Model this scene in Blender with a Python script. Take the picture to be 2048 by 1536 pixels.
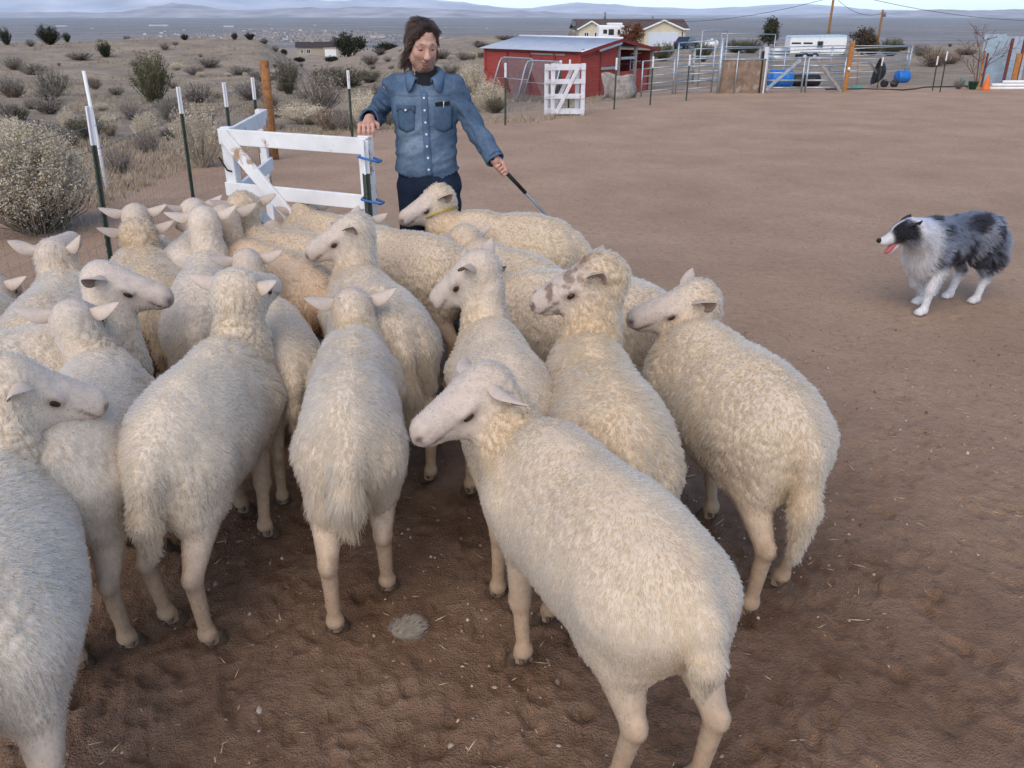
import bpy, bmesh, math, random
import numpy as np
from mathutils import Vector, Matrix

for o in list(bpy.data.objects):
    bpy.data.objects.remove(o)
scn = bpy.context.scene
COL = scn.collection
R = math.radians

# ------------------------------------------------------------------ camera
cam_d = bpy.data.cameras.new('camera')
cam = bpy.data.objects.new('camera', cam_d)
COL.objects.link(cam)
cam_d.sensor_width = 36.0
cam_d.lens = 36.0 * 1650 / 2048
cam_d.clip_start = 0.05
cam_d.clip_end = 200000
cam.location = (0, 0, 1.75)
cam.rotation_euler = (R(90 - 24.15), 0, 0)
scn.camera = cam

# ------------------------------------------------------------------ sky and sun (sun just above the hills behind the camera, soft)
SUN_EL, SUN_AZ = 46.0, 200.0          # azimuth measured clockwise from +Y
world = bpy.data.worlds.new('World')
scn.world = world
world.use_nodes = True
wn = world.node_tree
wn.nodes.clear()
sky = wn.nodes.new('ShaderNodeTexSky')
sky.sky_type = 'NISHITA'
sky.sun_disc = False
sky.sun_elevation = R(SUN_EL)
sky.sun_rotation = R(SUN_AZ)
sky.altitude = 900
sky.air_density = 0.7
sky.dust_density = 1.2
sky.ozone_density = 0.3
bg = wn.nodes.new('ShaderNodeBackground')
bg.inputs['Strength'].default_value = 0.15
wo = wn.nodes.new('ShaderNodeOutputWorld')
wn.links.new(sky.outputs[0], bg.inputs[0])
wn.links.new(bg.outputs[0], wo.inputs[0])

sun_d = bpy.data.lights.new('sun', 'SUN')
sun_d.energy = 1.05
sun_d.angle = R(70)
sun_d.color = (1.0, 0.81, 0.60)
sun = bpy.data.objects.new('sun', sun_d)
COL.objects.link(sun)
sd = Vector((math.sin(R(SUN_AZ)) * math.cos(R(SUN_EL)), math.cos(R(SUN_AZ)) * math.cos(R(SUN_EL)), math.sin(R(SUN_EL))))
sun.rotation_euler = sd.to_track_quat('Z', 'Y').to_euler()

vs = scn.view_settings
vs.view_transform = 'Standard'
vs.look = 'None'
vs.exposure = 1.0
vs.gamma = 1.0
vs.use_curve_mapping = False
scn.render.engine = 'CYCLES'
scn.cycles.use_denoising = True
scn.cycles.max_bounces = 6
scn.cycles.diffuse_bounces = 2
scn.cycles.glossy_bounces = 3
scn.cycles.transmission_bounces = 5
scn.cycles.use_adaptive_sampling = True
scn.cycles.adaptive_threshold = .02
scn.cycles.transparent_max_bounces = 12
scn.cycles.volume_bounces = 3
scn.cycles.caustics_reflective = False
scn.cycles.caustics_refractive = False

rng = np.random.default_rng(7)
random.seed(7)

# ------------------------------------------------------------------ small numeric helpers
def sstep(a, b, x):
    t = np.clip((x - a) / (b - a), 0, 1)
    return t * t * (3 - 2 * t)

def hash3(ix, iy, iz, seed=0):
    U = np.uint32
    h = ix.astype(U) * U(374761393) + iy.astype(U) * U(668265263) + iz.astype(U) * U(2147483629) + U((seed * 144269504) & 0xffffffff)
    h = (h ^ (h >> U(13))) * U(1274126177)
    h = (h ^ (h >> U(16))) * U(2246822519)
    h = h ^ (h >> U(15))
    return (h & U(0xffffff)).astype(np.float32) * np.float32(1 / 0xffffff)

def vnoise(p, seed=0):
    """value noise 0..1 of an (N,3) array"""
    f = np.floor(p)
    i = f.astype(np.int64)
    w = p - f
    w = w * w * (3 - 2 * w)
    r = 0
    for dx in (0, 1):
        wx = w[:, 0] if dx else 1 - w[:, 0]
        for dy in (0, 1):
            wy = w[:, 1] if dy else 1 - w[:, 1]
            for dz in (0, 1):
                wz = w[:, 2] if dz else 1 - w[:, 2]
                r = r + wx * wy * wz * hash3(i[:, 0] + dx, i[:, 1] + dy, i[:, 2] + dz, seed)
    return r

def fbm(p, octv=3, seed=0):
    a, s, t = 1.0, 0.0, 0.0
    for k in range(octv):
        s = s + a * vnoise(p * 2 ** k, seed + k)
        t += a
        a *= .5
    return s / t

def worley(p, seed=0):
    """nearest jittered feature point of a unit lattice: returns its position"""
    i = np.floor(p - .5).astype(np.int64)
    best = np.full(len(p), 1e9)
    bp = np.zeros_like(p)
    for dx in (0, 1):
        for dy in (0, 1):
            for dz in (0, 1):
                c = i + np.array([dx, dy, dz])
                q = np.stack([c[:, k] + .15 + .7 * hash3(c[:, 0], c[:, 1], c[:, 2], seed + k * 17) for k in range(3)], 1)
                d = ((q - p) ** 2).sum(1)
                m = d < best
                best[m] = d[m]
                bp[m] = q[m]
    return bp

def worley2(p, seed=0):
    """distances to the two nearest feature points"""
    i = np.floor(p - .5).astype(np.int64)
    b1 = np.full(len(p), 9.)
    b2 = np.full(len(p), 9.)
    for dx in (0, 1):
        for dy in (0, 1):
            for dz in (0, 1):
                c = i + np.array([dx, dy, dz])
                q = np.stack([c[:, k] + .15 + .7 * hash3(c[:, 0], c[:, 1], c[:, 2], seed + k * 17) for k in range(3)], 1)
                d = np.sqrt(((q - p) ** 2).sum(1))
                b2 = np.minimum(b2, np.maximum(b1, d))
                b1 = np.minimum(b1, d)
    return b1, b2

def nrm(v):
    return v / np.maximum(np.linalg.norm(v, axis=-1, keepdims=True), 1e-9)

# ------------------------------------------------------------------ signed-distance modelling: smooth bodies as one continuous surface
class Body:
    def __init__(self):
        self.pr = []
    def cone(self, a, b, ra, rb, k=.03, tag='body'):
        self.pr.append(('c', np.array(a, float), np.array(b, float), ra, rb, k, tag))
        return self
    def chain(self, pts, k=.02, tag='body'):
        for (a, ra), (b, rb) in zip(pts[:-1], pts[1:]):
            self.cone(a, b, ra, rb, k, tag)
    def ell(self, c, r, rot=None, k=.05, tag='body'):
        M = np.eye(3) if rot is None else np.array(rot, float)
        self.pr.append(('e', np.array(c, float), np.array(r, float), M, None, k, tag))
    def cut(self, a, b, ra, rb, k=.008):
        self.pr.append(('x', np.array(a, float), np.array(b, float), ra, rb, k, 'cut'))
    @staticmethod
    def dist(p, P):
        t = p[0]
        if t in 'cx':
            _, a, b, ra, rb, _, _ = p
            ab = b - a
            h = np.clip(((P - a) @ ab) / max(ab @ ab, 1e-9), 0, 1)
            return np.linalg.norm(P - a - h[..., None] * ab, axis=-1) - (ra + (rb - ra) * h)
        _, c, r, M, _, _, _ = p
        q = (P - c) @ M.T            # rows of M are the ellipsoid's axes
        k0 = np.linalg.norm(q / r, axis=-1)
        k1 = np.linalg.norm(q / (r * r), axis=-1)
        return np.where(k1 < 1e-6, -r.min(), k0 * (k0 - 1) / np.maximum(k1, 1e-9))
    @staticmethod
    def dist_grid(p, x, y, z):
        f = np.float32
        if p[0] in 'cx':
            _, a, b, ra, rb, _, _ = p
            ab = b - a
            L2 = max(float(ab @ ab), 1e-9)
            x, y, z = (x - f(a[0]))[:, None, None], (y - f(a[1]))[None, :, None], (z - f(a[2]))[None, None, :]
            h = np.clip((x * f(ab[0]) + y * f(ab[1])) * f(1 / L2) + z * f(ab[2] / L2), 0, 1)
            d2 = (x - h * f(ab[0])) ** 2
            d2 += (y - h * f(ab[1])) ** 2
            d2 += (z - h * f(ab[2])) ** 2
            return np.sqrt(d2) - (f(ra) + f(rb - ra) * h)
        _, c, r, M, _, _, _ = p
        x, y, z = (x - f(c[0]))[:, None, None], (y - f(c[1]))[None, :, None], (z - f(c[2]))[None, None, :]
        s0 = s1 = 0
        for k in range(3):
            q = (x * f(M[k][0]) + y * f(M[k][1])) + z * f(M[k][2])
            q = q * q
            s0 = s0 + q * f(1 / r[k] ** 2)
            s1 = s1 + q * f(1 / r[k] ** 4)
        k0 = np.sqrt(s0)
        return k0 * (k0 - 1) / np.sqrt(np.maximum(s1, f(1e-6)))
    @staticmethod
    def bounds(p):
        if p[0] in 'cx':
            _, a, b, ra, rb, _, _ = p
            m = max(ra, rb)
            return np.minimum(a, b) - m, np.maximum(a, b) + m
        _, c, r, M, _, _, _ = p
        e = np.sqrt(((M.T * r) ** 2).sum(1))
        return c - e, c + e
    def mesh(self, vx):
        B = [self.bounds(p) for p in self.pr if p[0] != 'x']
        lo = np.min([b[0] for b in B], 0) - 3 * vx
        hi = np.max([b[1] for b in B], 0) + 3 * vx
        n = np.ceil((hi - lo) / vx).astype(int) + 1
        Fd = np.full(n, 9.0, np.float32)
        ax = [lo[k] + vx * np.arange(n[k]) for k in range(3)]
        for p in self.pr:
            b0, b1 = self.bounds(p)
            k = p[5]
            m = k * 1.2 + 2 * vx
            i0 = np.clip(np.floor((b0 - m - lo) / vx).astype(int), 0, n - 1)
            i1 = np.clip(np.ceil((b1 + m - lo) / vx).astype(int) + 1, 1, n)
            sl = tuple(slice(i0[q], i1[q]) for q in range(3))
            d = self.dist_grid(p, *(ax[q][sl[q]].astype(np.float32) for q in range(3)))
            f = Fd[sl]
            if p[0] == 'x':
                d = -d
                h = np.clip(.5 - .5 * (f - d) / k, 0, 1)
                Fd[sl] = f * (1 - h) + d * h + k * h * (1 - h)
            else:
                h = np.clip(.5 + .5 * (f - d) / k, 0, 1)
                Fd[sl] = f * (1 - h) + d * h - k * h * (1 - h)
        return surface_nets(Fd, lo, vx)
    def weights(self, V, tags, k=.02):
        """soft membership of every vertex to the tags"""
        W = np.zeros((len(V), len(tags)))
        for p in self.pr:
            if p[6] in tags:
                W[:, tags.index(p[6])] = np.maximum(W[:, tags.index(p[6])], np.exp(-np.clip(self.dist(p, V), -.02, 1) / k))
        return W / np.maximum(W.sum(1, keepdims=True), 1e-12)

def surface_nets(Fd, lo, vx):
    S = Fd < 0
    c = np.zeros(np.array(Fd.shape) - 1, np.int8)
    offs = [(a, b, d) for a in (0, 1) for b in (0, 1) for d in (0, 1)]
    nx, ny, nz = c.shape
    for o in offs:
        c += S[o[0]:o[0] + nx, o[1]:o[1] + ny, o[2]:o[2] + nz]
    act = np.argwhere((c > 0) & (c < 8))
    idm = np.full(c.shape, -1, np.int32)
    idm[act[:, 0], act[:, 1], act[:, 2]] = np.arange(len(act))
    val = {o: Fd[act[:, 0] + o[0], act[:, 1] + o[1], act[:, 2] + o[2]] for o in offs}
    acc = np.zeros((len(act), 3))
    cnt = np.zeros(len(act))
    for o in offs:
        for axi in range(3):
            if o[axi] == 0:
                o2 = list(o)
                o2[axi] = 1
                v0, v1 = val[o], val[tuple(o2)]
                m = (v0 < 0) != (v1 < 0)
                t = np.where(m, v0 / np.where(m, v0 - v1, 1), 0)
                p = np.tile(np.array(o, float), (len(act), 1))
                p[:, axi] = t
                acc += p * m[:, None]
                cnt += m
    V = (act + acc / cnt[:, None]) * vx + lo
    faces = []
    for axi in range(3):
        b, d = (axi + 1) % 3, (axi + 2) % 3
        sl0 = [slice(1, -1)] * 3
        s0 = [slice(None)] * 3
        s1 = [slice(None)] * 3
        s0[axi] = slice(0, -1)
        s1[axi] = slice(1, None)
        e = S[tuple(s0)] != S[tuple(s1)]
        pts = np.argwhere(e)
        ok = (pts[:, b] > 0) & (pts[:, d] > 0) & (pts[:, b] < Fd.shape[b] - 1) & (pts[:, d] < Fd.shape[d] - 1)
        pts = pts[ok]
        inside = S[pts[:, 0], pts[:, 1], pts[:, 2]]
        q = []
        for db, dd in ((-1, -1), (0, -1), (0, 0), (-1, 0)):
            w = pts.copy()
            w[:, b] += db
            w[:, d] += dd
            q.append(idm[w[:, 0], w[:, 1], w[:, 2]])
        q = np.stack(q, 1)
        q[~inside] = q[~inside][:, ::-1]
        faces.append(q)
    Q = np.concatenate(faces)
    return V, Q[(Q >= 0).all(1)]

def vnormals(V, Q):
    n = np.cross(V[Q[:, 2]] - V[Q[:, 0]], V[Q[:, 3]] - V[Q[:, 1]]) if Q.shape[1] == 4 else np.cross(V[Q[:, 1]] - V[Q[:, 0]], V[Q[:, 2]] - V[Q[:, 0]])
    N = np.zeros_like(V)
    idx = Q.ravel()
    for a in range(3):
        N[:, a] = np.bincount(idx, np.repeat(n[:, a], Q.shape[1]), len(V))
    return nrm(N)

def relax(V, Q, it=2, f=.5):
    A0 = Q.ravel()
    B0 = np.roll(Q, -1, 1).ravel()
    I, J = np.concatenate([A0, B0]), np.concatenate([B0, A0])
    c = np.maximum(np.bincount(I, minlength=len(V)), 1)
    for _ in range(it):
        A = np.stack([np.bincount(I, V[J, a], len(V)) for a in range(3)], 1)
        V = V * (1 - f) + f * A / c[:, None]
    return V

# ------------------------------------------------------------------ mesh objects
def np_mesh(name, V, Q, mats, col=None, smooth=True, midx=None):
    me = bpy.data.meshes.new(name)
    V = np.ascontiguousarray(V, np.float32)
    Q = np.ascontiguousarray(Q, np.int32)
    k = Q.shape[1]
    me.vertices.add(len(V))
    me.vertices.foreach_set('co', V.ravel())
    me.loops.add(Q.size)
    me.loops.foreach_set('vertex_index', Q.ravel())
    me.polygons.add(len(Q))
    me.polygons.foreach_set('loop_start', np.arange(0, Q.size, k, dtype=np.int32))
    if smooth:
        me.polygons.foreach_set('use_smooth', np.ones(len(Q), bool))
    for m in (mats if isinstance(mats, (list, tuple)) else [mats]):
        me.materials.append(m)
    if midx is not None:
        me.polygons.foreach_set('material_index', np.asarray(midx, np.int32))
    if col is not None:
        a = me.color_attributes.new('col', 'FLOAT_COLOR', 'POINT')
        c4 = np.ones((len(V), 4), np.float32)
        c4[:, :3] = col
        a.data.foreach_set('color', c4.ravel())
    me.update()
    me.validate()
    return me

def link(name, data, parent=None, loc=None, rot=None, scale=None):
    o = bpy.data.objects.new(name, data)
    COL.objects.link(o)
    if parent is not None:
        o.parent = parent
    if loc is not None:
        o.location = loc
    if rot is not None:
        o.rotation_euler = rot
    if scale is not None:
        o.scale = scale if hasattr(scale, '__len__') else (scale,) * 3
    return o

def tag(o, label=None, cat=None, group=None, kind=None):
    if label: o['label'] = label
    if cat: o['category'] = cat
    if group: o['group'] = group
    if kind: o['kind'] = kind
    return o

def empty(name, loc=(0, 0, 0), rz=0, label=None, cat=None, group=None):
    o = link(name, None, loc=loc, rot=(0, 0, rz))
    return tag(o, label, cat, group)

class MB:
    """collects boxes, bars, tubes and sheets; build() links them as one mesh"""
    def __init__(self):
        self.v, self.f = [], []
    def add(self, V, F):
        n = len(self.v)
        self.v += [tuple(p) for p in V]
        self.f += [tuple(i + n for i in f) for f in F]
        return self
    def box(self, c, s, M=None):
        x, y, z = [q / 2 for q in s]
        P = [(-x, -y, -z), (x, -y, -z), (x, y, -z), (-x, y, -z), (-x, -y, z), (x, -y, z), (x, y, z), (-x, y, z)]
        c = Vector(c)
        P = [(M @ Vector(p) if M else Vector(p)) + c for p in P]
        return self.add(P, [(0, 3, 2, 1), (4, 5, 6, 7), (0, 1, 5, 4), (1, 2, 6, 5), (2, 3, 7, 6), (3, 0, 4, 7)])
    def bar(self, a, b, w, t, side=(0, 0, 1)):
        """board from a to b; w across (along side), t thick"""
        a, b = Vector(a), Vector(b)
        d = (b - a).normalized()
        s = Vector(side)
        s = (s - d * s.dot(d)).normalized()
        n = d.cross(s)
        P = []
        for q in (a, b):
            for i, j in ((-1, -1), (1, -1), (1, 1), (-1, 1)):
                P.append(q + s * i * w / 2 + n * j * t / 2)
        return self.add(P, [(0, 1, 2, 3), (7, 6, 5, 4), (0, 4, 5, 1), (1, 5, 6, 2), (2, 6, 7, 3), (3, 7, 4, 0)])
    def tube(self, pts, r, n=8, cap=True):
        pts = [Vector(p) for p in pts]
        rs = r if hasattr(r, '__len__') else [r] * len(pts)
        V, F = [], []
        ref = Vector((0, 0, 1))
        for i, p in enumerate(pts):
            d = (pts[min(i + 1, len(pts) - 1)] - pts[max(i - 1, 0)]).normalized()
            if abs(d.dot(ref)) > .95:
                ref = Vector((1, 0, 0))
            s = d.cross(ref).normalized()
            u = s.cross(d)
            for k in range(n):
                a = 2 * math.pi * k / n
                V.append(p + (s * math.cos(a) + u * math.sin(a)) * rs[i])
        for i in range(len(pts) - 1):
            for k in range(n):
                F.append((i * n + k, i * n + (k + 1) % n, (i + 1) * n + (k + 1) % n, (i + 1) * n + k))
        if cap:
            F.append(tuple(range(n))[::-1])
            F.append(tuple((len(pts) - 1) * n + k for k in range(n)))
        return self.add(V, F)
    def lathe(self, prof, c=(0, 0, 0), n=20, axis=None):
        V, F = [], []
        for r, z in prof:
            for k in range(n):
                a = 2 * math.pi * k / n
                V.append(Vector((r * math.cos(a), r * math.sin(a), z)))
        for i in range(len(prof) - 1):
            for k in range(n):
                F.append((i * n + k, i * n + (k + 1) % n, (i + 1) * n + (k + 1) % n, (i + 1) * n + k))
        F.append(tuple(range(n))[::-1])
        F.append(tuple((len(prof) - 1) * n + k for k in range(n)))
        M = axis if axis is not None else Matrix.Identity(3)
        return self.add([M @ p + Vector(c) for p in V], F)
    def mesh(self, name, m, smooth=False, bevel=0):
        me = bpy.data.meshes.new(name)
        me.from_pydata(self.v, [], self.f)
        for q in (m if isinstance(m, (list, tuple)) else [m]):
            me.materials.append(q)
        if bevel:
            bm = bmesh.new()
            bm.from_mesh(me)
            bmesh.ops.bevel(bm, geom=bm.edges[:], offset=bevel, segments=1, affect='EDGES', clamp_overlap=True)
            bm.to_mesh(me)
            bm.free()
        if smooth:
            me.polygons.foreach_set('use_smooth', [True] * len(me.polygons))
        me.update()
        return me
    def build(self, name, m, parent=None, smooth=False, bevel=0, loc=None, rot=None):
        return link(name, self.mesh(name, m, smooth, bevel), parent, loc, rot)

# ------------------------------------------------------------------ materials
def nodes(name):
    m = bpy.data.materials.new(name)
    m.use_nodes = True
    nt = m.node_tree
    b = nt.nodes['Principled BSDF']
    b.inputs['Specular IOR Level'].default_value = .3
    return m, nt, b

def mixc(nt, fac, a, b, mode='MIX'):
    n = nt.nodes.new('ShaderNodeMix')
    n.data_type = 'RGBA'
    n.blend_type = mode
    for sock, val in ((0, fac), (6, a), (7, b)):
        if hasattr(val, 'node'):
            nt.links.new(val, n.inputs[sock])
        elif sock == 0:
            n.inputs[0].default_value = val
        else:
            n.inputs[sock].default_value = (*val, 1) if len(val) == 3 else val
    return n.outputs[2]

def noise(nt, scale, detail=3, rough=.55, coord='Object', dist=0):
    tc = nt.nodes.new('ShaderNodeTexCoord')
    n = nt.nodes.new('ShaderNodeTexNoise')
    n.inputs['Scale'].default_value = scale
    n.inputs['Detail'].default_value = detail
    n.inputs['Roughness'].default_value = rough
    n.inputs['Distortion'].default_value = dist
    nt.links.new(tc.outputs[coord], n.inputs['Vector'])
    return n.outputs[0]

def ramp(nt, fac, stops):
    n = nt.nodes.new('ShaderNodeValToRGB')
    e = n.color_ramp.elements
    while len(e) < len(stops):
        e.new(.5)
    for q, (p, c) in zip(e, stops):
        q.position = p
        q.color = (*c, 1) if hasattr(c, '__len__') else (c, c, c, 1)
    nt.links.new(fac, n.inputs[0])
    return n.outputs[0]

def bump(nt, b, h, strength=.3, dist=.01):
    n = nt.nodes.new('ShaderNodeBump')
    n.inputs['Strength'].default_value = strength
    n.inputs['Distance'].default_value = dist
    nt.links.new(h, n.inputs['Height'])
    nt.links.new(n.outputs[0], b.inputs['Normal'])

def mat(name, c, rough=.7, metal=0., var=.25, scale=6., bstr=.15, bscale=40., wear=None, wscale=9., wthr=(.56, .64), spec=None):
    """plain painted / wooden / metal surface with tonal variation, optional worn colour showing through and fine relief"""
    m, nt, b = nodes(name)
    dk = tuple(x * (1 - var) for x in c)
    lt = tuple(min(1, x * (1 + var * .6)) for x in c)
    o = ramp(nt, noise(nt, scale, 4), [(.3, dk), (.7, lt)])
    if wear:
        w = ramp(nt, noise(nt, wscale, 5, .65), [(wthr[0], 0.), (wthr[1], 1.)])
        o = mixc(nt, w, o, wear)
    nt.links.new(o, b.inputs['Base Color'])
    b.inputs['Roughness'].default_value = rough
    b.inputs['Metallic'].default_value = metal
    if spec is not None:
        b.inputs['Specular IOR Level'].default_value = spec
    if bstr:
        bump(nt, b, noise(nt, bscale, 3), bstr)
    return m

def attr_mat(name, rough=.75, bscale=0., bstr=.2, var=.12, vscale=30., sub=0., bdist=.004):
    """colour comes from the vertex colours, with a little noise"""
    m, nt, b = nodes(name)
    a = nt.nodes.new('ShaderNodeAttribute')
    a.attribute_name = 'col'
    v = ramp(nt, noise(nt, vscale, 3), [(.3, 1 - var), (.7, 1 + var)])
    nt.links.new(mixc(nt, 1., a.outputs['Color'], v, 'MULTIPLY'), b.inputs['Base Color'])
    b.inputs['Roughness'].default_value = rough
    if sub:
        b.inputs['Subsurface Weight'].default_value = sub
        b.inputs['Subsurface Radius'].default_value = (.02, .008, .004)
        b.inputs['Subsurface Scale'].default_value = .3
    if bscale:
        bump(nt, b, noise(nt, bscale, 3), bstr, bdist)
    return m

def fur_mat(name):
    """strands: colour from the curves' own root/tip colours"""
    m = bpy.data.materials.new(name)
    m.use_nodes = True
    nt = m.node_tree
    nt.nodes.clear()
    out = nt.nodes.new('ShaderNodeOutputMaterial')
    a = nt.nodes.new('ShaderNodeAttribute'); a.attribute_name = 'croot'
    b = nt.nodes.new('ShaderNodeAttribute'); b.attribute_name = 'ctip'
    hi = nt.nodes.new('ShaderNodeHairInfo')
    c = mixc(nt, hi.outputs['Intercept'], a.outputs['Color'], b.outputs['Color'])
    ph = nt.nodes.new('ShaderNodeBsdfHairPrincipled')
    ph.parametrization = 'COLOR'
    ph.inputs['Roughness'].default_value = .6
    ph.inputs['Radial Roughness'].default_value = .8
    nt.links.new(c, ph.inputs['Color'])
    nt.links.new(ph.outputs[0], out.inputs[0])
    return m

# ------------------------------------------------------------------ strands grown on a surface
def fur(name, parent, V, Q, N, wd, ln, flow, n, rad, croot, ctip, material, stand=.45, clump=.6, csize=.03, jit=.25, wave=.0, K=4, seed=0, cvar=.1):
    """wd: growing density per vertex, ln: strand length per vertex, flow: combed direction per vertex"""
    g = np.random.default_rng(seed)
    T = np.concatenate([Q[:, [0, 1, 2]], Q[:, [0, 2, 3]]]) if Q.shape[1] == 4 else Q
    A = .5 * np.linalg.norm(np.cross(V[T[:, 1]] - V[T[:, 0]], V[T[:, 2]] - V[T[:, 0]]), axis=1) * wd[T].mean(1)
    cs = np.cumsum(A)
    ti = T[np.searchsorted(cs, g.random(n) * cs[-1]).clip(0, len(T) - 1)]
    r1, r2 = np.sqrt(g.random(n)), g.random(n)
    bw = np.stack([1 - r1, r1 * (1 - r2), r1 * r2], 1)
    def at(x):
        return (x[ti] * bw[..., None]).sum(1) if x.ndim == 2 else (x[ti] * bw).sum(1)
    P, nn, L, fl = at(V), nrm(at(N)), at(ln), at(flow)
    fl = nrm(fl - nn * (fl * nn).sum(1, keepdims=True) + 1e-5)
    L = L * g.uniform(.65, 1.25, n)
    ctr = worley(P / csize, seed) * csize
    ctr = ctr - nn * ((ctr - P) * nn).sum(1, keepdims=True)
    cj = np.stack([hash3(*(np.floor(ctr / csize * 7).astype(np.int64).T), seed + 31 * k) for k in range(3)], 1) - .5
    d0 = nrm(nn * stand + fl * (1 - stand) + cj * .22 + g.normal(0, jit, (n, 3)))
    side = np.cross(nn, fl)
    ph = g.random(n) * 6.28 if wave else None
    pts = np.zeros((n, K, 3), np.float32)
    for j in range(K):
        t = j / (K - 1)
        p = P + (d0 * t + (fl - nn * .25) * (t * t * (1 - stand) * .5)) * L[:, None]
        tgt = ctr + (nn * stand + fl * (1 - stand * .6) + cj * .3) * (L * t)[:, None]
        p = p + (tgt - p) * (clump * t ** 1.2)
        if wave:
            p = p + side * (np.sin(t * 7 + ph) * wave * t)[:, None] * L[:, None]
        p = p - nn * (.002 * (1 - t))[..., None] if np.ndim(t) else p - nn * .002 * (1 - t)
        pts[:, j] = p
    cu = bpy.data.hair_curves.new(name)
    cu.add_curves([K] * n)
    cu.points.foreach_set('position', pts.ravel())
    rr = np.tile(np.linspace(1, .35, K) * rad, (n, 1)) * g.uniform(.7, 1.3, (n, 1))
    cu.points.foreach_set('radius', rr.astype(np.float32).ravel())
    cv = 1 + g.normal(0, cvar, (n, 1)) + (cj[:, :1]) * cvar * 1.5
    for nm, c in (('croot', croot), ('ctip', ctip)):
        a = cu.attributes.new(nm, 'FLOAT_COLOR', 'CURVE')
        c4 = np.ones((n, 4), np.float32)
        c4[:, :3] = np.clip((at(c) if np.ndim(c) == 2 else np.array(c)) * cv, .002, .95)
        a.data.foreach_set('color', c4.ravel())
    cu.materials.append(material)
    return link(name, cu, parent)

# ------------------------------------------------------------------ terrain
_TU = np.array([-1.2, -.566, -.40, -.29, -.223, -.168, -.09, -.013, .097, .263, .566, 1.2])
_TY = np.array([6, 15, 30, 55, 85, 130, 200, 300, 500, 1000, 2500, 5000.])
_FARZ = [-16, -30, -60, -115, -135]
_TZ = np.array([
    [-.1, -.4, -1.0, -1.6, -1.0, -2.6, -8] + _FARZ,
    [-.1, -.4, -1.0, -1.7, -.75, -2.6, -8] + _FARZ,
    [-.1, -.4, -1.1, -1.9, -.52, -2.4, -8] + _FARZ,
    [-.1, -.4, -1.1, -1.9, -.60, -2.6, -8] + _FARZ,
    [-.1, -.4, -1.2, -2.6, -3.8, -5.5, -8] + [-10, -25, -60, -115, -135],
    [-.1, -.4, -1.2, -2.3, -3.0, -4.0, -6.5] + _FARZ,
    [-.1, -.4, -1.2, -1.8, -1.9, -1.7, -8] + _FARZ,
    [-.1, -.35, -1.1, -1.5, -1.7, -1.3, -5] + _FARZ,
    [-.1, -.3, -1.0, -1.4, -1.8, -2.2, -6] + _FARZ,
    [-.1, -.25, -.7, -1.4, -2.1, -2.6, -6] + _FARZ,
    [-.1, -.2, -.5, -1.1, -1.7, -2.5, -6] + _FARZ,
    [-.1, -.2, -.5, -1.1, -1.7, -2.5, -6] + _FARZ])

def gz_arr(x, y, rough=True):
    Y = np.maximum(y, .0)
    r = np.hypot(x, y)
    near = -.02 * np.maximum(0, Y - 6)
    t = np.clip(x / np.maximum(Y, 1.), -1.2, 1.2)
    D = np.clip(np.where(y > 0, np.maximum(Y, r * .6), r), 6, 4999)
    iu = np.clip(np.searchsorted(_TU, t, 'right') - 1, 0, len(_TU) - 2)
    fu = (t - _TU[iu]) / (_TU[iu + 1] - _TU[iu])
    fu = fu * fu * (3 - 2 * fu)
    ly = np.log(_TY)
    ld = np.log(D)
    iy = np.clip(np.searchsorted(ly, ld, 'right') - 1, 0, len(ly) - 2)
    fy = (ld - ly[iy]) / (ly[iy + 1] - ly[iy])
    fy = np.where(iy >= 2, fy * fy * (3 - 2 * fy), fy)
    far = (_TZ[iu, iy] * (1 - fu) + _TZ[iu + 1, iy] * fu) * (1 - fy) + (_TZ[iu, iy + 1] * (1 - fu) + _TZ[iu + 1, iy + 1] * fu) * fy
    out = np.maximum(np.maximum(-3.7 - x, -.802 * (x + 3.3) + .597 * (y - 11.5)), Y - 27)
    w = sstep(0, 7, out)
    z = near * (1 - w) + far * w
    if rough:
        P3 = np.stack([x, y, x * 0], -1)
        sh = P3.shape[:-1]
        P3 = P3.reshape(-1, 3)
        amp = (w * np.clip(r * .012, 0, 1.0)).reshape(-1)
        n = (fbm(P3 / 14, 3, 3) - .5) * amp * 1.3 + (fbm(P3 / 2.3, 3, 9) - .5) * np.clip(amp, 0, .35) * .7
        z = z + n.reshape(sh)
    return z, w

def gz(x, y):
    return float(gz_arr(np.array([x * 1.]), np.array([y * 1.]))[0][0])

# trampled sand relief: hoof prints and drag marks
_HM_N, _HM0, _HMS = 1000, (-5.0, .2), .01
HM = np.zeros((_HM_N, _HM_N), np.float32)
_gx, _gy = np.meshgrid(np.arange(-14, 15) * _HMS, np.arange(-14, 15) * _HMS, indexing='ij')
for k in range(2600):
    if k < 1900:
        px, py = rng.uniform(-2.6, 2.2), .4 + abs(rng.normal(0, 1.7))
    else:
        px, py = rng.uniform(-4.6, 4.6), rng.uniform(.6, 9)
    i, j = int((px - _HM0[0]) / _HMS), int((py - _HM0[1]) / _HMS)
    if not (15 <= i < _HM_N - 15 and 15 <= j < _HM_N - 15):
        continue
    a = rng.normal(1.6, .5)
    ca, sa = math.cos(a), math.sin(a)
    xx, yy = _gx * ca + _gy * sa, -_gx * sa + _gy * ca
    L_, W_ = rng.uniform(.028, .062), rng.uniform(.020, .032)
    q = np.sqrt((xx / L_) ** 2 + (yy / W_) ** 2)
    st = -np.exp(-q ** 4) * rng.uniform(.005, .012) + np.exp(-((q - 1.35) / .38) ** 2) * rng.uniform(.0015, .004)
    st += np.exp(-(yy / .005) ** 2) * np.exp(-q ** 2) * .003
    HM[i - 14:i + 15, j - 14:j + 15] += st * (1 if py < 6 else .4)

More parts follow.
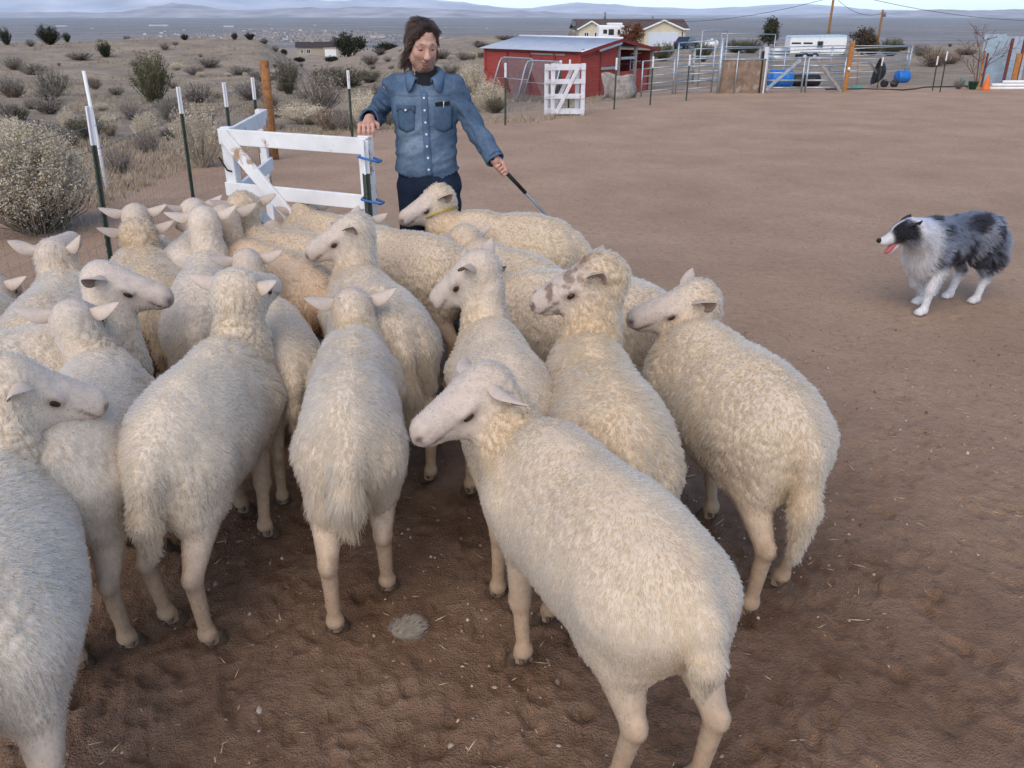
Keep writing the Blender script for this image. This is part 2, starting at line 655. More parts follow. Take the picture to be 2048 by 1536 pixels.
def hm_sample(x, y):
    fx, fy = (x - _HM0[0]) / _HMS, (y - _HM0[1]) / _HMS
    ok = (fx > 0) & (fy > 0) & (fx < _HM_N - 2) & (fy < _HM_N - 2)
    fx, fy = np.where(ok, fx, 0), np.where(ok, fy, 0)
    i, j = fx.astype(int), fy.astype(int)
    u, v = fx - i, fy - j
    h = HM[i, j] * (1 - u) * (1 - v) + HM[i + 1, j] * u * (1 - v) + HM[i, j + 1] * (1 - u) * v + HM[i + 1, j + 1] * u * v
    return np.where(ok, h, 0)

def build_ground():
    az = np.concatenate([np.linspace(-180, -44, 40)[:-1], np.linspace(-44, 44, 640), np.linspace(44, 180, 40)[1:]])
    rr = np.concatenate([[.02, .3, .6], np.geomspace(.85, 12, 560), np.geomspace(12, 40, 150)[1:], np.geomspace(40, 320, 170)[1:], np.geomspace(320, 5200, 50)[1:]])
    A, RR = np.meshgrid(np.radians(az), rr, indexing='ij')
    X, Y = np.sin(A) * RR, np.cos(A) * RR
    Z, w = gz_arr(X, Y)
    P3 = np.stack([X, Y, X * 0], -1).reshape(-1, 3)
    nearf = np.clip(1 - RR / 14, 0, 1)
    Z = Z + hm_sample(X, Y) + (np.abs(fbm(P3 / .11, 3, 21).reshape(X.shape) - .5) * -.011 + (fbm(P3 / .9, 2, 4).reshape(X.shape) - .5) * .03) * nearf * (RR < 14) + (fbm(P3 / .33, 3, 5).reshape(X.shape) - .5) * .035 * (RR < 30) * np.clip(RR / 8, .15, 1) * (1 - w)
    V = np.stack([X, Y, Z], -1).reshape(-1, 3)
    na, nr = X.shape
    i, j = np.meshgrid(np.arange(na - 1), np.arange(nr - 1), indexing='ij')
    a = (i * nr + j).ravel()
    Q = np.stack([a, a + nr, a + nr + 1, a + 1], 1)
    tram = np.clip(hm_sample(X, Y) * -60 + .5, 0, 1)
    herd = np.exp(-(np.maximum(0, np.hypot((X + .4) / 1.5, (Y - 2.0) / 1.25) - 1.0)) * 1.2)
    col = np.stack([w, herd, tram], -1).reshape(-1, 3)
    return V, Q, col

def ground_material():
    m, nt, b = nodes('ground_soil')
    a = nt.nodes.new('ShaderNodeAttribute')
    a.attribute_name = 'col'
    sep = nt.nodes.new('ShaderNodeSeparateColor')
    nt.links.new(a.outputs['Color'], sep.inputs[0])
    n1 = noise(nt, .8, 5, .6)
    n2 = noise(nt, 9, 6, .65)
    n3 = noise(nt, 160, 3, .6)
    sand = ramp(nt, n1, [(.30, (.41, .275, .185)), (.70, (.565, .395, .27))])
    sand = mixc(nt, ramp(nt, n2, [(.35, 0.), (.75, .55)]), sand, (.46, .315, .212))
    dark_soil = ramp(nt, n2, [(.3, (.155, .090, .055)), (.7, (.240, .146, .092))])
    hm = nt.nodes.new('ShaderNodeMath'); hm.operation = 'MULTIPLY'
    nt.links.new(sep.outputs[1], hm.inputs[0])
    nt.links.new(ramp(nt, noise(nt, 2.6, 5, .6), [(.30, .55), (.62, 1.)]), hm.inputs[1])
    sand = mixc(nt, hm.outputs[0], sand, dark_soil)  # soil colour turns darker and browner around the flock
    speck = ramp(nt, noise(nt, 22, 8, .78), [(.34, .55), (.46, 1.), (.56, 1.), (.68, 1.28)])
    sand = mixc(nt, .8, sand, speck, 'MULTIPLY')
    scrub = ramp(nt, noise(nt, .30, 6, .65), [(.30, (.20, .165, .13)), (.46, (.31, .25, .185)), (.62, (.42, .34, .245)), (.72, (.47, .315, .205)), (.84, (.50, .42, .30))])
    scrub = mixc(nt, ramp(nt, noise(nt, 2.2, 5, .7), [(.42, 0.), (.62, .75)]), scrub, (.24, .205, .155))
    nt.links.new(mixc(nt, sep.outputs[0], sand, scrub), b.inputs['Base Color'])
    b.inputs['Roughness'].default_value = .95
    b.inputs['Specular IOR Level'].default_value = .1
    add = nt.nodes.new('ShaderNodeMath'); add.operation = 'ADD'
    nt.links.new(n3, add.inputs[0])
    nt.links.new(noise(nt, 34, 5, .65), add.inputs[1])
    mid_n = noise(nt, 7.5, 6, .7, dist=.6)
    a2 = nt.nodes.new('ShaderNodeMath'); a2.operation = 'MULTIPLY_ADD'
    nt.links.new(mid_n, a2.inputs[0]); a2.inputs[1].default_value = 2.5
    nt.links.new(add.outputs[0], a2.inputs[2])
    bump(nt, b, a2.outputs[0], .9, .018)
    return m
_V, _Q, _C = build_ground()
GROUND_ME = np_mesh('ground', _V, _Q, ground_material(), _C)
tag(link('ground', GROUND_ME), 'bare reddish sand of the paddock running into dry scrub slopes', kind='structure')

# ------------------------------------------------------------------ valley floor, hills and mountains
def ring_sheet(name, r0, r1, nr, az0, az1, na, zf, m, label):
    az = np.radians(np.linspace(az0, az1, na))
    rr = np.geomspace(r0, r1, nr)
    A, RR = np.meshgrid(az, rr, indexing='ij')
    X, Y = np.sin(A) * RR, np.cos(A) * RR
    Z = zf(X, Y, A, RR)
    V = np.stack([X, Y, Z], -1).reshape(-1, 3)
    i, j = np.meshgrid(np.arange(na - 1), np.arange(nr - 1), indexing='ij')
    a = (i * nr + j).ravel()
    me = np_mesh(name, V, np.stack([a, a + nr, a + nr + 1, a + 1], 1), m)
    return tag(link(name, me), label, kind='structure')

def valley_material():
    m, nt, b = nodes('valley_scrub')
    mp = nt.nodes.new('ShaderNodeMapping')
    tc = nt.nodes.new('ShaderNodeTexCoord')
    nt.links.new(tc.outputs['Object'], mp.inputs[0])
    mp.inputs['Scale'].default_value = (.0006, .0022, .001)
    n = nt.nodes.new('ShaderNodeTexNoise')
    n.inputs['Detail'].default_value = 8
    n.inputs['Roughness'].default_value = .68
    n.inputs['Scale'].default_value = 1.0
    nt.links.new(mp.outputs[0], n.inputs['Vector'])
    c = ramp(nt, n.outputs[0], [(.30, (.11, .11, .115)), (.5, (.21, .19, .17)), (.64, (.29, .25, .21)), (.75, (.38, .325, .27))])
    f = noise(nt, .02, 4, .7)
    c = mixc(nt, .55, c, ramp(nt, f, [(.35, .45), (.65, 1.4)]), 'MULTIPLY')
    nt.links.new(c, b.inputs['Base Color'])
    b.inputs['Roughness'].default_value = 1
    return m
def _vz(X, Y, A, RR):
    P3 = np.stack([X / 2500, Y / 2500, X * 0], -1).reshape(-1, 3)
    return -128 + (fbm(P3, 3, 2).reshape(X.shape) - .5) * 16
ring_sheet('valley_floor', 3300, 74000, 90, -180, 180, 240, _vz, valley_material(), 'flat hazy desert valley floor far below')

M_HILL = mat('desert_hills', (.42, .36, .34), .95, var=.5, scale=.0008, bstr=0)
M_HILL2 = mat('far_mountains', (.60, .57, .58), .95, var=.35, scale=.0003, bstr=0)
def mountain_range(name, y0, depth, prof, label, m, seed, rough):
    """a ridge across the view: prof = [(t, height above the eye line in radians)]"""
    ts = np.linspace(-1.5, 1.5, 520)
    pt = np.array([p[0] for p in prof])
    ph = np.array([p[1] for p in prof])
    crest = np.interp(ts, pt, ph) * y0 + 0
    nv = 34
    s = np.linspace(-1, 1, nv)
    T, S_ = np.meshgrid(ts, s, indexing='ij')
    Y = y0 + S_ * depth
    X = T * Y
    P3 = np.stack([X / depth, Y / depth, X * 0 + seed], -1).reshape(-1, 3)
    rg = 1 - np.abs(fbm(P3 * 2.2, 5, seed).reshape(X.shape) - .5) * 2
    top = np.maximum(np.interp(T, pt, ph) * y0 + 128, 5)
    sh = np.clip(1 - np.abs(S_) ** 1.2, 0, 1)
    Z = -135 + top * (sh * (1 - rough) + rough * sh * (rg * 1.5 - .35) * 1.2 + .1 * rough * (rg - .5))
    V = np.stack([X, Y, Z], -1).reshape(-1, 3)
    i, j = np.meshgrid(np.arange(len(ts) - 1), np.arange(nv - 1), indexing='ij')
    a = (i * nv + j).ravel()
    me = np_mesh(name, V, np.stack([a, a + nv, a + nv + 1, a + 1], 1), m)
    return tag(link(name, me), label, kind='structure')
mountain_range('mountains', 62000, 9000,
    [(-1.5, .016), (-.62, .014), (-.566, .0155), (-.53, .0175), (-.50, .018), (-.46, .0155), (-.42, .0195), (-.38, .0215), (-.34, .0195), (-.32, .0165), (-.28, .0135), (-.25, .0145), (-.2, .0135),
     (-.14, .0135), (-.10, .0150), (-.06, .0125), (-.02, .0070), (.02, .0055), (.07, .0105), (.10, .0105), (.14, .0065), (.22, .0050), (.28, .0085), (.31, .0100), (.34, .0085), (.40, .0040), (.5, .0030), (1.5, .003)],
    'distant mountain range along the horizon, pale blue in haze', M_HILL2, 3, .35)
mountain_range('hills', 40000, 4500,
    [(-1.5, .004), (-.566, .0015), (-.48, .0020), (-.43, .0030), (-.40, .0075), (-.375, .0100), (-.355, .0085), (-.33, .0055), (-.30, .0030), (-.24, .0055), (-.18, .0070), (-.1, .0050), (0, .0035), (.1, .0000), (.2, -.001), (.3, -.001), (.38, .0010), (.45, .0035), (.50, .0045), (.566, .0048), (1.5, .004)],
    'low rocky desert hills below the mountain range', M_HILL, 8, .45)

# ------------------------------------------------------------------ the flock
def frame_from(d, upv=(0, 0, 1)):
    d = nrm(np.array(d, float))
    s = nrm(np.cross(np.array(upv, float), d))
    u = np.cross(d, s)
    return d, s, u

M_SHEEP = attr_mat('sheep_skin', .85, 70., .35, .10, 45.)
M_FLEECE = fur_mat('fleece_strands')
M_HOOF = mat('hoof_horn', (.10, .070, .045), .55, var=.4, scale=60, bstr=.2)
M_EAR = attr_mat('ear_skin', .8, 0, var=.08, vscale=60)
M_EYE, _nt, _b = nodes('sheep_eye')
_b.inputs['Base Color'].default_value = (.035, .018, .008, 1)
_b.inputs['Roughness'].default_value = .12
M_TAGMAT = mat('collar_webbing', (.42, .31, .06), .8)

def hoof_mesh():
    b = Body()
    for s in (-1, 1):
        b.cone((.008, s * .014, .040), (.022, s * .0165, .014), .0150, .0165, .006)
        b.cone((.022, s * .0165, .014), (.044, s * .013, .010), .0150, .008, .006)
    b.cone((-.024, .012, .052), (-.028, .013, .045), .007, .007, .004)
    b.cone((-.024, -.012, .052), (-.028, -.013, .045), .007, .007, .004)
    V, Q = b.mesh(.0035)
    V[:, 2] = np.maximum(V[:, 2], 0)
    return np_mesh('hoof', V, Q, M_HOOF)
HOOF = hoof_mesh()

def eye_mesh(r=.0165):
    m = MB()
    m.lathe([(r * math.sin(a), -r * math.cos(a)) for a in np.linspace(.15, math.pi - .15, 9)], n=14)
    return m.mesh('eye', M_EYE, True)
EYE = eye_mesh()

def ear_mesh(name, L, Wd, col, inner, droop, curl=1.0):
    """leaf-shaped cupped ear along +X, opening towards +Z"""
    nu, nv = 13, 9
    V, F = [], []
    C = []
    for layer in (0, 1):
        for i in range(nu):
            u = i / (nu - 1)
            w = Wd * (.50 + .50 * math.sin(math.pi * min(1, u * 1.02) ** .9)) * (1 - u ** 4) ** .5 if u < 1 else 0.0
            for j in range(nv):
                v = -1 + 2 * j / (nv - 1)
                cup = (1 - .55 * u) * 1.5 * curl
                a = v * cup
                y = w * .5 * math.sin(a) / max(math.sin(min(cup, 1.55)), .3)
                z = w * .5 * (1 - math.cos(a)) - droop * L * u * u
                th = .0085 * (1 - v * v) * (1 - u * .7)
                V.append((L * u, y, z + (0 if layer else -th - .0015)))
                C.append(tuple(np.array(inner if layer else col) * (1 if not layer else (.55 + .45 * abs(v) ** 2))) if layer else col)
    def id(l, i, j): return l * nu * nv + i * nv + j
    for i in range(nu - 1):
        for j in range(nv - 1):
            F.append((id(1, i, j), id(1, i + 1, j), id(1, i + 1, j + 1), id(1, i, j + 1)))
            F.append((id(0, i, j), id(0, i, j + 1), id(0, i + 1, j + 1), id(0, i + 1, j)))
        for j in (0, nv - 1):
            q = (id(0, i, j), id(0, i + 1, j), id(1, i + 1, j), id(1, i, j))
            F.append(q if j == 0 else q[::-1])
    return np_mesh(name, np.array(V), np.array(F), M_EAR, np.array(C))

WHITE = np.array((.67, .612, .525))
CREAM = np.array((.545, .418, .275))
TAN = np.array((.50, .34, .21))

def make_sheep(nm, label, loc, rot, s, poll, muz, near=1, fat=1.0, wool='short', tone=0.5, tail=.26, step=(0, 0, 0, 0), ears=(.1, .1), earlen=.114,
               rear_tan=0., collar=False, spots=False, hue=None, wid=1.0, legdirt=.8, seed=1, thick=1.0, neck=.95, eartag=False):
    g = np.random.default_rng(seed)
    b = Body()
    woolly = {'short': 0., 'wool': .018, 'shag': .012, 'fluff': .022}[wool]
    w = fat * .96
    ww = woolly
    # trunk
    b.ell((.08, 0, .570), (.175, .146 * w + ww, .170 + ww * .5), k=.09)
    b.ell((.19, 0, .572), (.22, .158 * w + ww, .172 + ww * .5), k=.10)
    b.ell((.34, 0, .545), (.30, .180 * w + ww, .188 + ww * .6), k=.10)
    b.ell((.52, 0, .550), (.18, .132 * w + ww, .185 + ww * .5), k=.09)
    b.ell((.50, 0, .66), (.16, .07, .085 + ww * .3), k=.08)
    b.cone((.20, 0, .685), (.50, 0, .690), .06, .06, .08)
    b.ell((.645, 0, .525), (.09, .092 + ww * .7, .13), k=.07)
    # neck
    P = np.array(poll)
    Mz = np.array(muz)
    d, sd_, u = frame_from(Mz - P)
    n0 = np.array((.60, 0, .575))
    n2 = P + d * .012 - u * .055
    mid = (n0 + n2) / 2 + np.array((.035, 0, -.01))
    nw = neck
    b.cone(n0, mid, .112 * nw ** .5 + ww, .074 * nw + ww * .55, .06, 'neck')
    b.cone(mid, n2, .074 * nw + ww * .55, .056 * nw ** .5 + ww * .5, .04, 'neck')
    b.cone(n2 - u * .025, (.65, 0, .53), .038 + ww * .4, .070 + ww * .7, .06, 'neck')
    # head
    Mh = np.stack([d, sd_, u])
    HS = 1.14
    def hp(x, y, z):
        return P + (d * x + sd_ * y + u * z) * HS
    def hm(x, y, z):
        return Mz + (d * x + sd_ * y + u * z) * HS
    def hr(*r):
        return tuple(q * HS for q in r)
    b.ell(hp(.040, 0, -.040), hr(.082, .060, .062), Mh, .03, 'head')
    b.cone(hp(.075, 0, -.030), hm(-.040, 0, -.002), .051 * HS, .038 * HS, .025, 'head')
    b.ell(hp(.120, 0, -.012), hr(.075, .034, .034), Mh, .02, 'head')
    b.cone(hp(.055, 0, -.108), hm(-.058, 0, -.034), .050 * HS, .027 * HS, .022, 'head')
    b.ell(hp(.075, 0, -.075), hr(.060, .053, .052), Mh, .025, 'head')
    b.ell(hm(-.025, 0, -.006), hr(.030, .031, .027), Mh, .015, 'head')
    b.ell(hm(-.040, 0, -.034), hr(.028, .022, .015), Mh, .012, 'head')
    if wool in ('wool', 'fluff'):
        b.ell(hp(.0, 0, -.05), hr(.062, .068, .068), Mh, .04, 'neck')
    for sg in (-1, 1):
        b.ell(hp(.090, sg * .048, -.016), hr(.030, .014, .012), Mh, .012, 'head')
        b.cut(hp(.098, sg * .062, -.030), hp(.103, sg * .063, -.031), .011, .011, .006)
        b.cut(hm(-.002, sg * .017, .002), hm(-.014, sg * .026, .006), .0068, .006, .004)
        b.cut(hm(-.008, sg * .012, -.024), hm(-.075, sg * .034, -.026), .0034, .003, .004)
    # legs: hind left, hind right, fore left, fore right
    feet, joints = [], []
    for i, sg in enumerate((1, -1)):
        q = step[i]
        y = sg * .092 * wid * min(1, .5 + .5 * fat)
        fx = .005 + q
        tf = min(1, .62 + .38 * fat)
        b.cone((.075, sg * .080 * tf, .560), (.095 + q * .25, y * .98, .445), .098 * thick * tf, .058 * thick, .05, 'thigh')
        b.cone((.02, sg * .068 * tf, .560), (.0 + q * .4, y * .93, .45), .087 * thick * tf, .050 * thick, .05, 'thigh')
        hk = np.array((-.055 + q * .75, y, .285))
        b.cone((.055 + q * .3, y, .45), hk + (.005, 0, .01), .062 * thick, .029, .03, 'leg')
        fe = np.array((fx - .022, y, .078))
        b.cone(hk, fe, .0265, .0195, .014, 'leg')
        b.ell(hk + (-.010, 0, .012), (.028, .022, .036), k=.012, tag='leg')
        b.ell(fe, (.025, .026, .026), k=.012, tag='leg')
        b.cone(fe, (fx + .004, y, .040), .0235, .0255, .012, 'leg')
        joints.append(hk + (-.012, 0, -.005))
        feet.append((fx, y))
    for i, sg in enumerate((1, -1)):
        q = step[i + 2]
        y = sg * .080 * wid * min(1, .5 + .5 * fat)
        fx = .555 + q
        el = np.array((.535 + q * .15, y * 1.03, .44))
        b.cone((.56, sg * .078, .55), el, .085, .048, .05, 'thigh')
        kn = np.array((.555 + q * .6, y, .235))
        b.cone(el, kn, .046, .0290, .025, 'leg')
        b.ell(kn + (.006, 0, 0), (.030, .029, .036), k=.012, tag='leg')
        joints.append(kn + (.012, 0, -.01))
        fe = np.array((fx - .014, y, .078))
        b.cone(kn, fe, .0245, .0190, .014, 'leg')
        b.ell(fe, (.025, .026, .026), k=.012, tag='leg')
        b.cone(fe, (fx + .008, y, .040), .0230, .0255, .012, 'leg')
        feet.append((fx, y))
    # tail
    tl = tail
    b.chain([((-.050, 0, .655), .040), ((-.095, 0, .60), .032 + ww * .4), ((-.122, .008, .60 - tl * .5), .027 + ww * .4), ((-.115, .012, .60 - tl), .014)], .03, 'tail')
    vx = {2: .0075, 1: .0095, 0: .0125}[near]
    V, Q = b.mesh(vx)
    V = relax(V, Q, 1, .4)
    W = b.weights(V, ['body', 'neck', 'head', 'thigh', 'leg', 'tail'], .018)
    N = vnormals(V, Q)
    # woolly relief
    wo = np.clip(W[:, 0] + W[:, 1] + W[:, 3] * .9 + W[:, 5] * .8, 0, 1)
    ws = np.clip(W[:, 0] + W[:, 1] + W[:, 3] + W[:, 5], 0, 1)
    rel = fbm(V * 14 + seed, 3, seed) - .5
    cell = {'short': .030, 'wool': .034, 'shag': .045, 'fluff': .042}[wool]
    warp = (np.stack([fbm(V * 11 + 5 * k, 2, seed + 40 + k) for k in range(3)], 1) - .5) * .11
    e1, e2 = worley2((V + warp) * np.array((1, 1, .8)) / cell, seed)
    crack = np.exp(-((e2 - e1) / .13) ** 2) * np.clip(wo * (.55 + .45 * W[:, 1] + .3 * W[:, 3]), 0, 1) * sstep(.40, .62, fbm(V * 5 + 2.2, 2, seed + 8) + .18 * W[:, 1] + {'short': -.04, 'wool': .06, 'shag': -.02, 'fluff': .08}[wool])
    V = V - N * (crack * .0095)[:, None]
    V = V + N * (wo * rel * (.010 if wool == 'short' else .016))[:, None]
    # colours
    base = CREAM * (1 - tone) + WHITE * tone
    if hue is not None:
        base = base * np.array(hue)
    nz = fbm(V * 6 + seed * 3.1, 3, seed + 5)
    col = np.tile(base, (len(V), 1)) * (.86 + .22 * nz)[:, None]
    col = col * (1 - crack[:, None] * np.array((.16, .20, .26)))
    nk = W[:, 1:2]
    col = col * (1 - nk * np.array((.02, .07, .15)))
    dirt = np.clip(W[:, 4] * sstep(.40, .08, V[:, 2]) * legdirt + W[:, 4] * .35, 0, 1)[:, None]
    col = col * (1 - dirt) + np.array((.43, .30, .19)) * dirt
    # callused hocks and knees, dust on the underside, staining below the tail
    for jt in joints:
        w_ = (np.exp(-(np.linalg.norm((V - jt) / np.array((.03, .03, .045)), axis=1)) ** 2) * .6)[:, None]
        col = col * (1 - w_) + np.array((.30, .175, .095)) * w_
    dust = (sstep(.46, .34, V[:, 2]) * .35 * fbm(V * 9, 3, seed + 71) * 1.6)[:, None]
    col = col * (1 - dust) + np.array((.40, .28, .185)) * dust
    stn = (np.exp(-(np.linalg.norm((V - np.array((-.10, 0, .47))) / np.array((.07, .08, .11)), axis=1)) ** 2) * .45)[:, None]
    col = col * (1 - stn) + np.array((.48, .33, .17)) * stn
    face = W[:, 2:3]
    col = col * (1 - face) + face * (np.array((.62, .52, .43)) * (.72 + .25 * tone) * (.9 + .2 * nz[:, None]))
    mzl = np.exp(-np.linalg.norm(V - (Mz - d * .006 - u * .004), axis=1) / .020)[:, None]
    col = col * (1 - .62 * mzl) + np.array((.30, .17, .13)) * .62 * mzl
    for sg in (-1, 1):
        qe = V - hp(.102, sg * .054, -.031)
        ed = np.exp(-((qe @ d) / .026) ** 2 - ((qe @ u) / .013) ** 2 - ((qe @ sd_) / .03) ** 2)[:, None]
        col = col * (1 - .80 * ed) + np.array((.16, .09, .06)) * .80 * ed
        nd = np.exp(-(np.linalg.norm(V - hm(-.006, sg * .020, .003), axis=1) / .0125) ** 2)[:, None]
        col = col * (1 - .85 * nd) + np.array((.05, .025, .02)) * .85 * nd
        q = V - hm(-.040, sg * .026, -.0255)
        md = np.exp(-((q @ u) / .0055) ** 2 - ((q @ d) / .035) ** 2 - ((q @ sd_) / .02) ** 2)[:, None]
        col = col * (1 - .85 * md) + np.array((.10, .055, .045)) * .85 * md
    if rear_tan:
        rt_ = (rear_tan * sstep(.30, -.05, V[:, 0]) * sstep(.72, .45, V[:, 2]))[:, None] * (1 - face)
        col = col * (1 - rt_) + np.array((.46, .27, .16)) * rt_
    if spots:
        sp = sstep(.52, .62, fbm(V * 38, 2, 77))[:, None] * face * .75
        col = col * (1 - sp) + np.array((.13, .07, .045)) * sp
        pc = np.exp(-(np.linalg.norm(V - (P + d * .02 + u * .02 + sd_ * .02), axis=1) / .030) ** 2)[:, None] * .85
        col = col * (1 - pc) + np.array((.16, .08, .05)) * pc
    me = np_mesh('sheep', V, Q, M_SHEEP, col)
    o = link('sheep', me, None, (loc[0], loc[1], gz(loc[0], loc[1])), (0, 0, R(rot)), s)
    tag(o, label, 'sheep', 'sheep in the flock')
    # fleece strands
    flow = np.zeros_like(V)
    flow[:, 0] = -.55
    flow[:, 2] = -1.0 + .3 * W[:, 1]
    flow[:, 1] = np.clip(V[:, 1] / .05, -1, 1) * .25
    flow = flow * (1 - face) + face * (-d * .6 - u * .5)
    flow += (np.stack([fbm(V * 7 + 9 * k, 2, seed + k) for k in range(3)], 1) - .5) * (1.0 if wool != 'short' else .5)
    base_len = {'short': .013, 'wool': .017, 'shag': .023, 'fluff': .021}[wool]
    ln = base_len * (ws * (.75 + .5 * nz)) + .0055 * (1 - ws)
    if wool == 'shag':
        ln = ln * (1 + 1.0 * W[:, 1] + 1.6 * sstep(.18, -.10, V[:, 0]) * sstep(.66, .40, V[:, 2]) * ws)
    if wool == 'fluff':
        ln = ln * (1 + 1.0 * sstep(.55, .3, V[:, 2]) * ws)
    ln = ln * (1 + .25 * W[:, 5])
    ln = ln * (1 - .65 * crack)
    wd = .08 + .92 * ws + .25 * W[:, 2]
    wd *= np.clip(1 - 1.4 * mzl[:, 0], .02, 1)
    tip = col ** 1.25 * np.array((1.0, .98, .95))
    root = col ** 1.4 * np.array((.95, .86, .74))
    n = {2: 62000, 1: 36000, 0: 16000}[near]
    rad = {2: .00095, 1: .0013, 0: .0020}[near]
    fur('fleece', o, V, Q, N, wd, ln, flow, n, rad, root, tip, M_FLEECE,
        stand={'short': .42, 'wool': .55, 'shag': .38, 'fluff': .45}[wool],
        clump={'short': .45, 'wool': .72, 'shag': .62, 'fluff': .70}[wool],
        csize={'short': .009, 'wool': .013, 'shag': .016, 'fluff': .018}[wool],
        jit={'short': .22, 'wool': .18, 'shag': .2, 'fluff': .18}[wool], wave=.0 if wool == 'short' else .05, K=4, seed=seed)
    # ears, eyes, hooves
    ec = col[W[:, 2] > .6].mean(0) if (W[:, 2] > .6).any() else base
    for i, sg in enumerate((1, -1)):
        ea = nrm(sd_ * sg * .92 - d * (.28 + .25 * max(ears[i], 0)) + u * .12 - np.array((0, 0, ears[i])))
        en = d * .50 + sd_ * sg * .35 - u * .35
        en = nrm(en - ea * (en @ ea))
        ey = np.cross(en, ea)
        me = ear_mesh('ear', earlen, .066, tuple(np.clip(ec * 1.02, 0, .9)), (.46, .33, .27), .14)
        e = link('ear', me, o)
        pos = hp(.010, sg * (.049 + ww * .3), -.022)
        e.matrix_local = Matrix(((ea[0], ey[0], en[0], pos[0]), (ea[1], ey[1], en[1], pos[1]), (ea[2], ey[2], en[2], pos[2]), (0, 0, 0, 1)))
        if eartag and sg < 0:
            tg = MB(); tg.lathe([(.011, -.004), (.012, 0), (.011, .004)], (earlen * .55, 0, .012), 10); tg.build('ear_tag', M_HOOF, e, True)
        p = hp(.100, sg * .0470, -.030)
        eo = link('eye', EYE, o)
        eo.matrix_local = Matrix(((d[0] * 1.15, sd_[0] * .8, u[0] * .68, p[0]), (d[1] * 1.15, sd_[1] * .8, u[1] * .68, p[1]), (d[2] * 1.15, sd_[2] * .8, u[2] * .68, p[2]), (0, 0, 0, 1)))
    for (fx, fy), q in zip(feet, step):
        link('hoof', HOOF, o, (fx, fy, 0), None, 1.15)
    if collar:
        cm = MB()
        c = mid * .55 + n2 * .45
        ax = nrm(n2 - n0)
        a1 = nrm(np.cross(ax, (0, 1, 0)))
        a2 = np.cross(ax, a1)
        pts = [c + (a1 * math.cos(t) + a2 * math.sin(t)) * (.082 + ww) for t in np.linspace(0, 2 * math.pi, 25)]
        cm.tube(pts, .006, 6)
        cm.build('collar', M_TAGMAT, o, True)
    return o

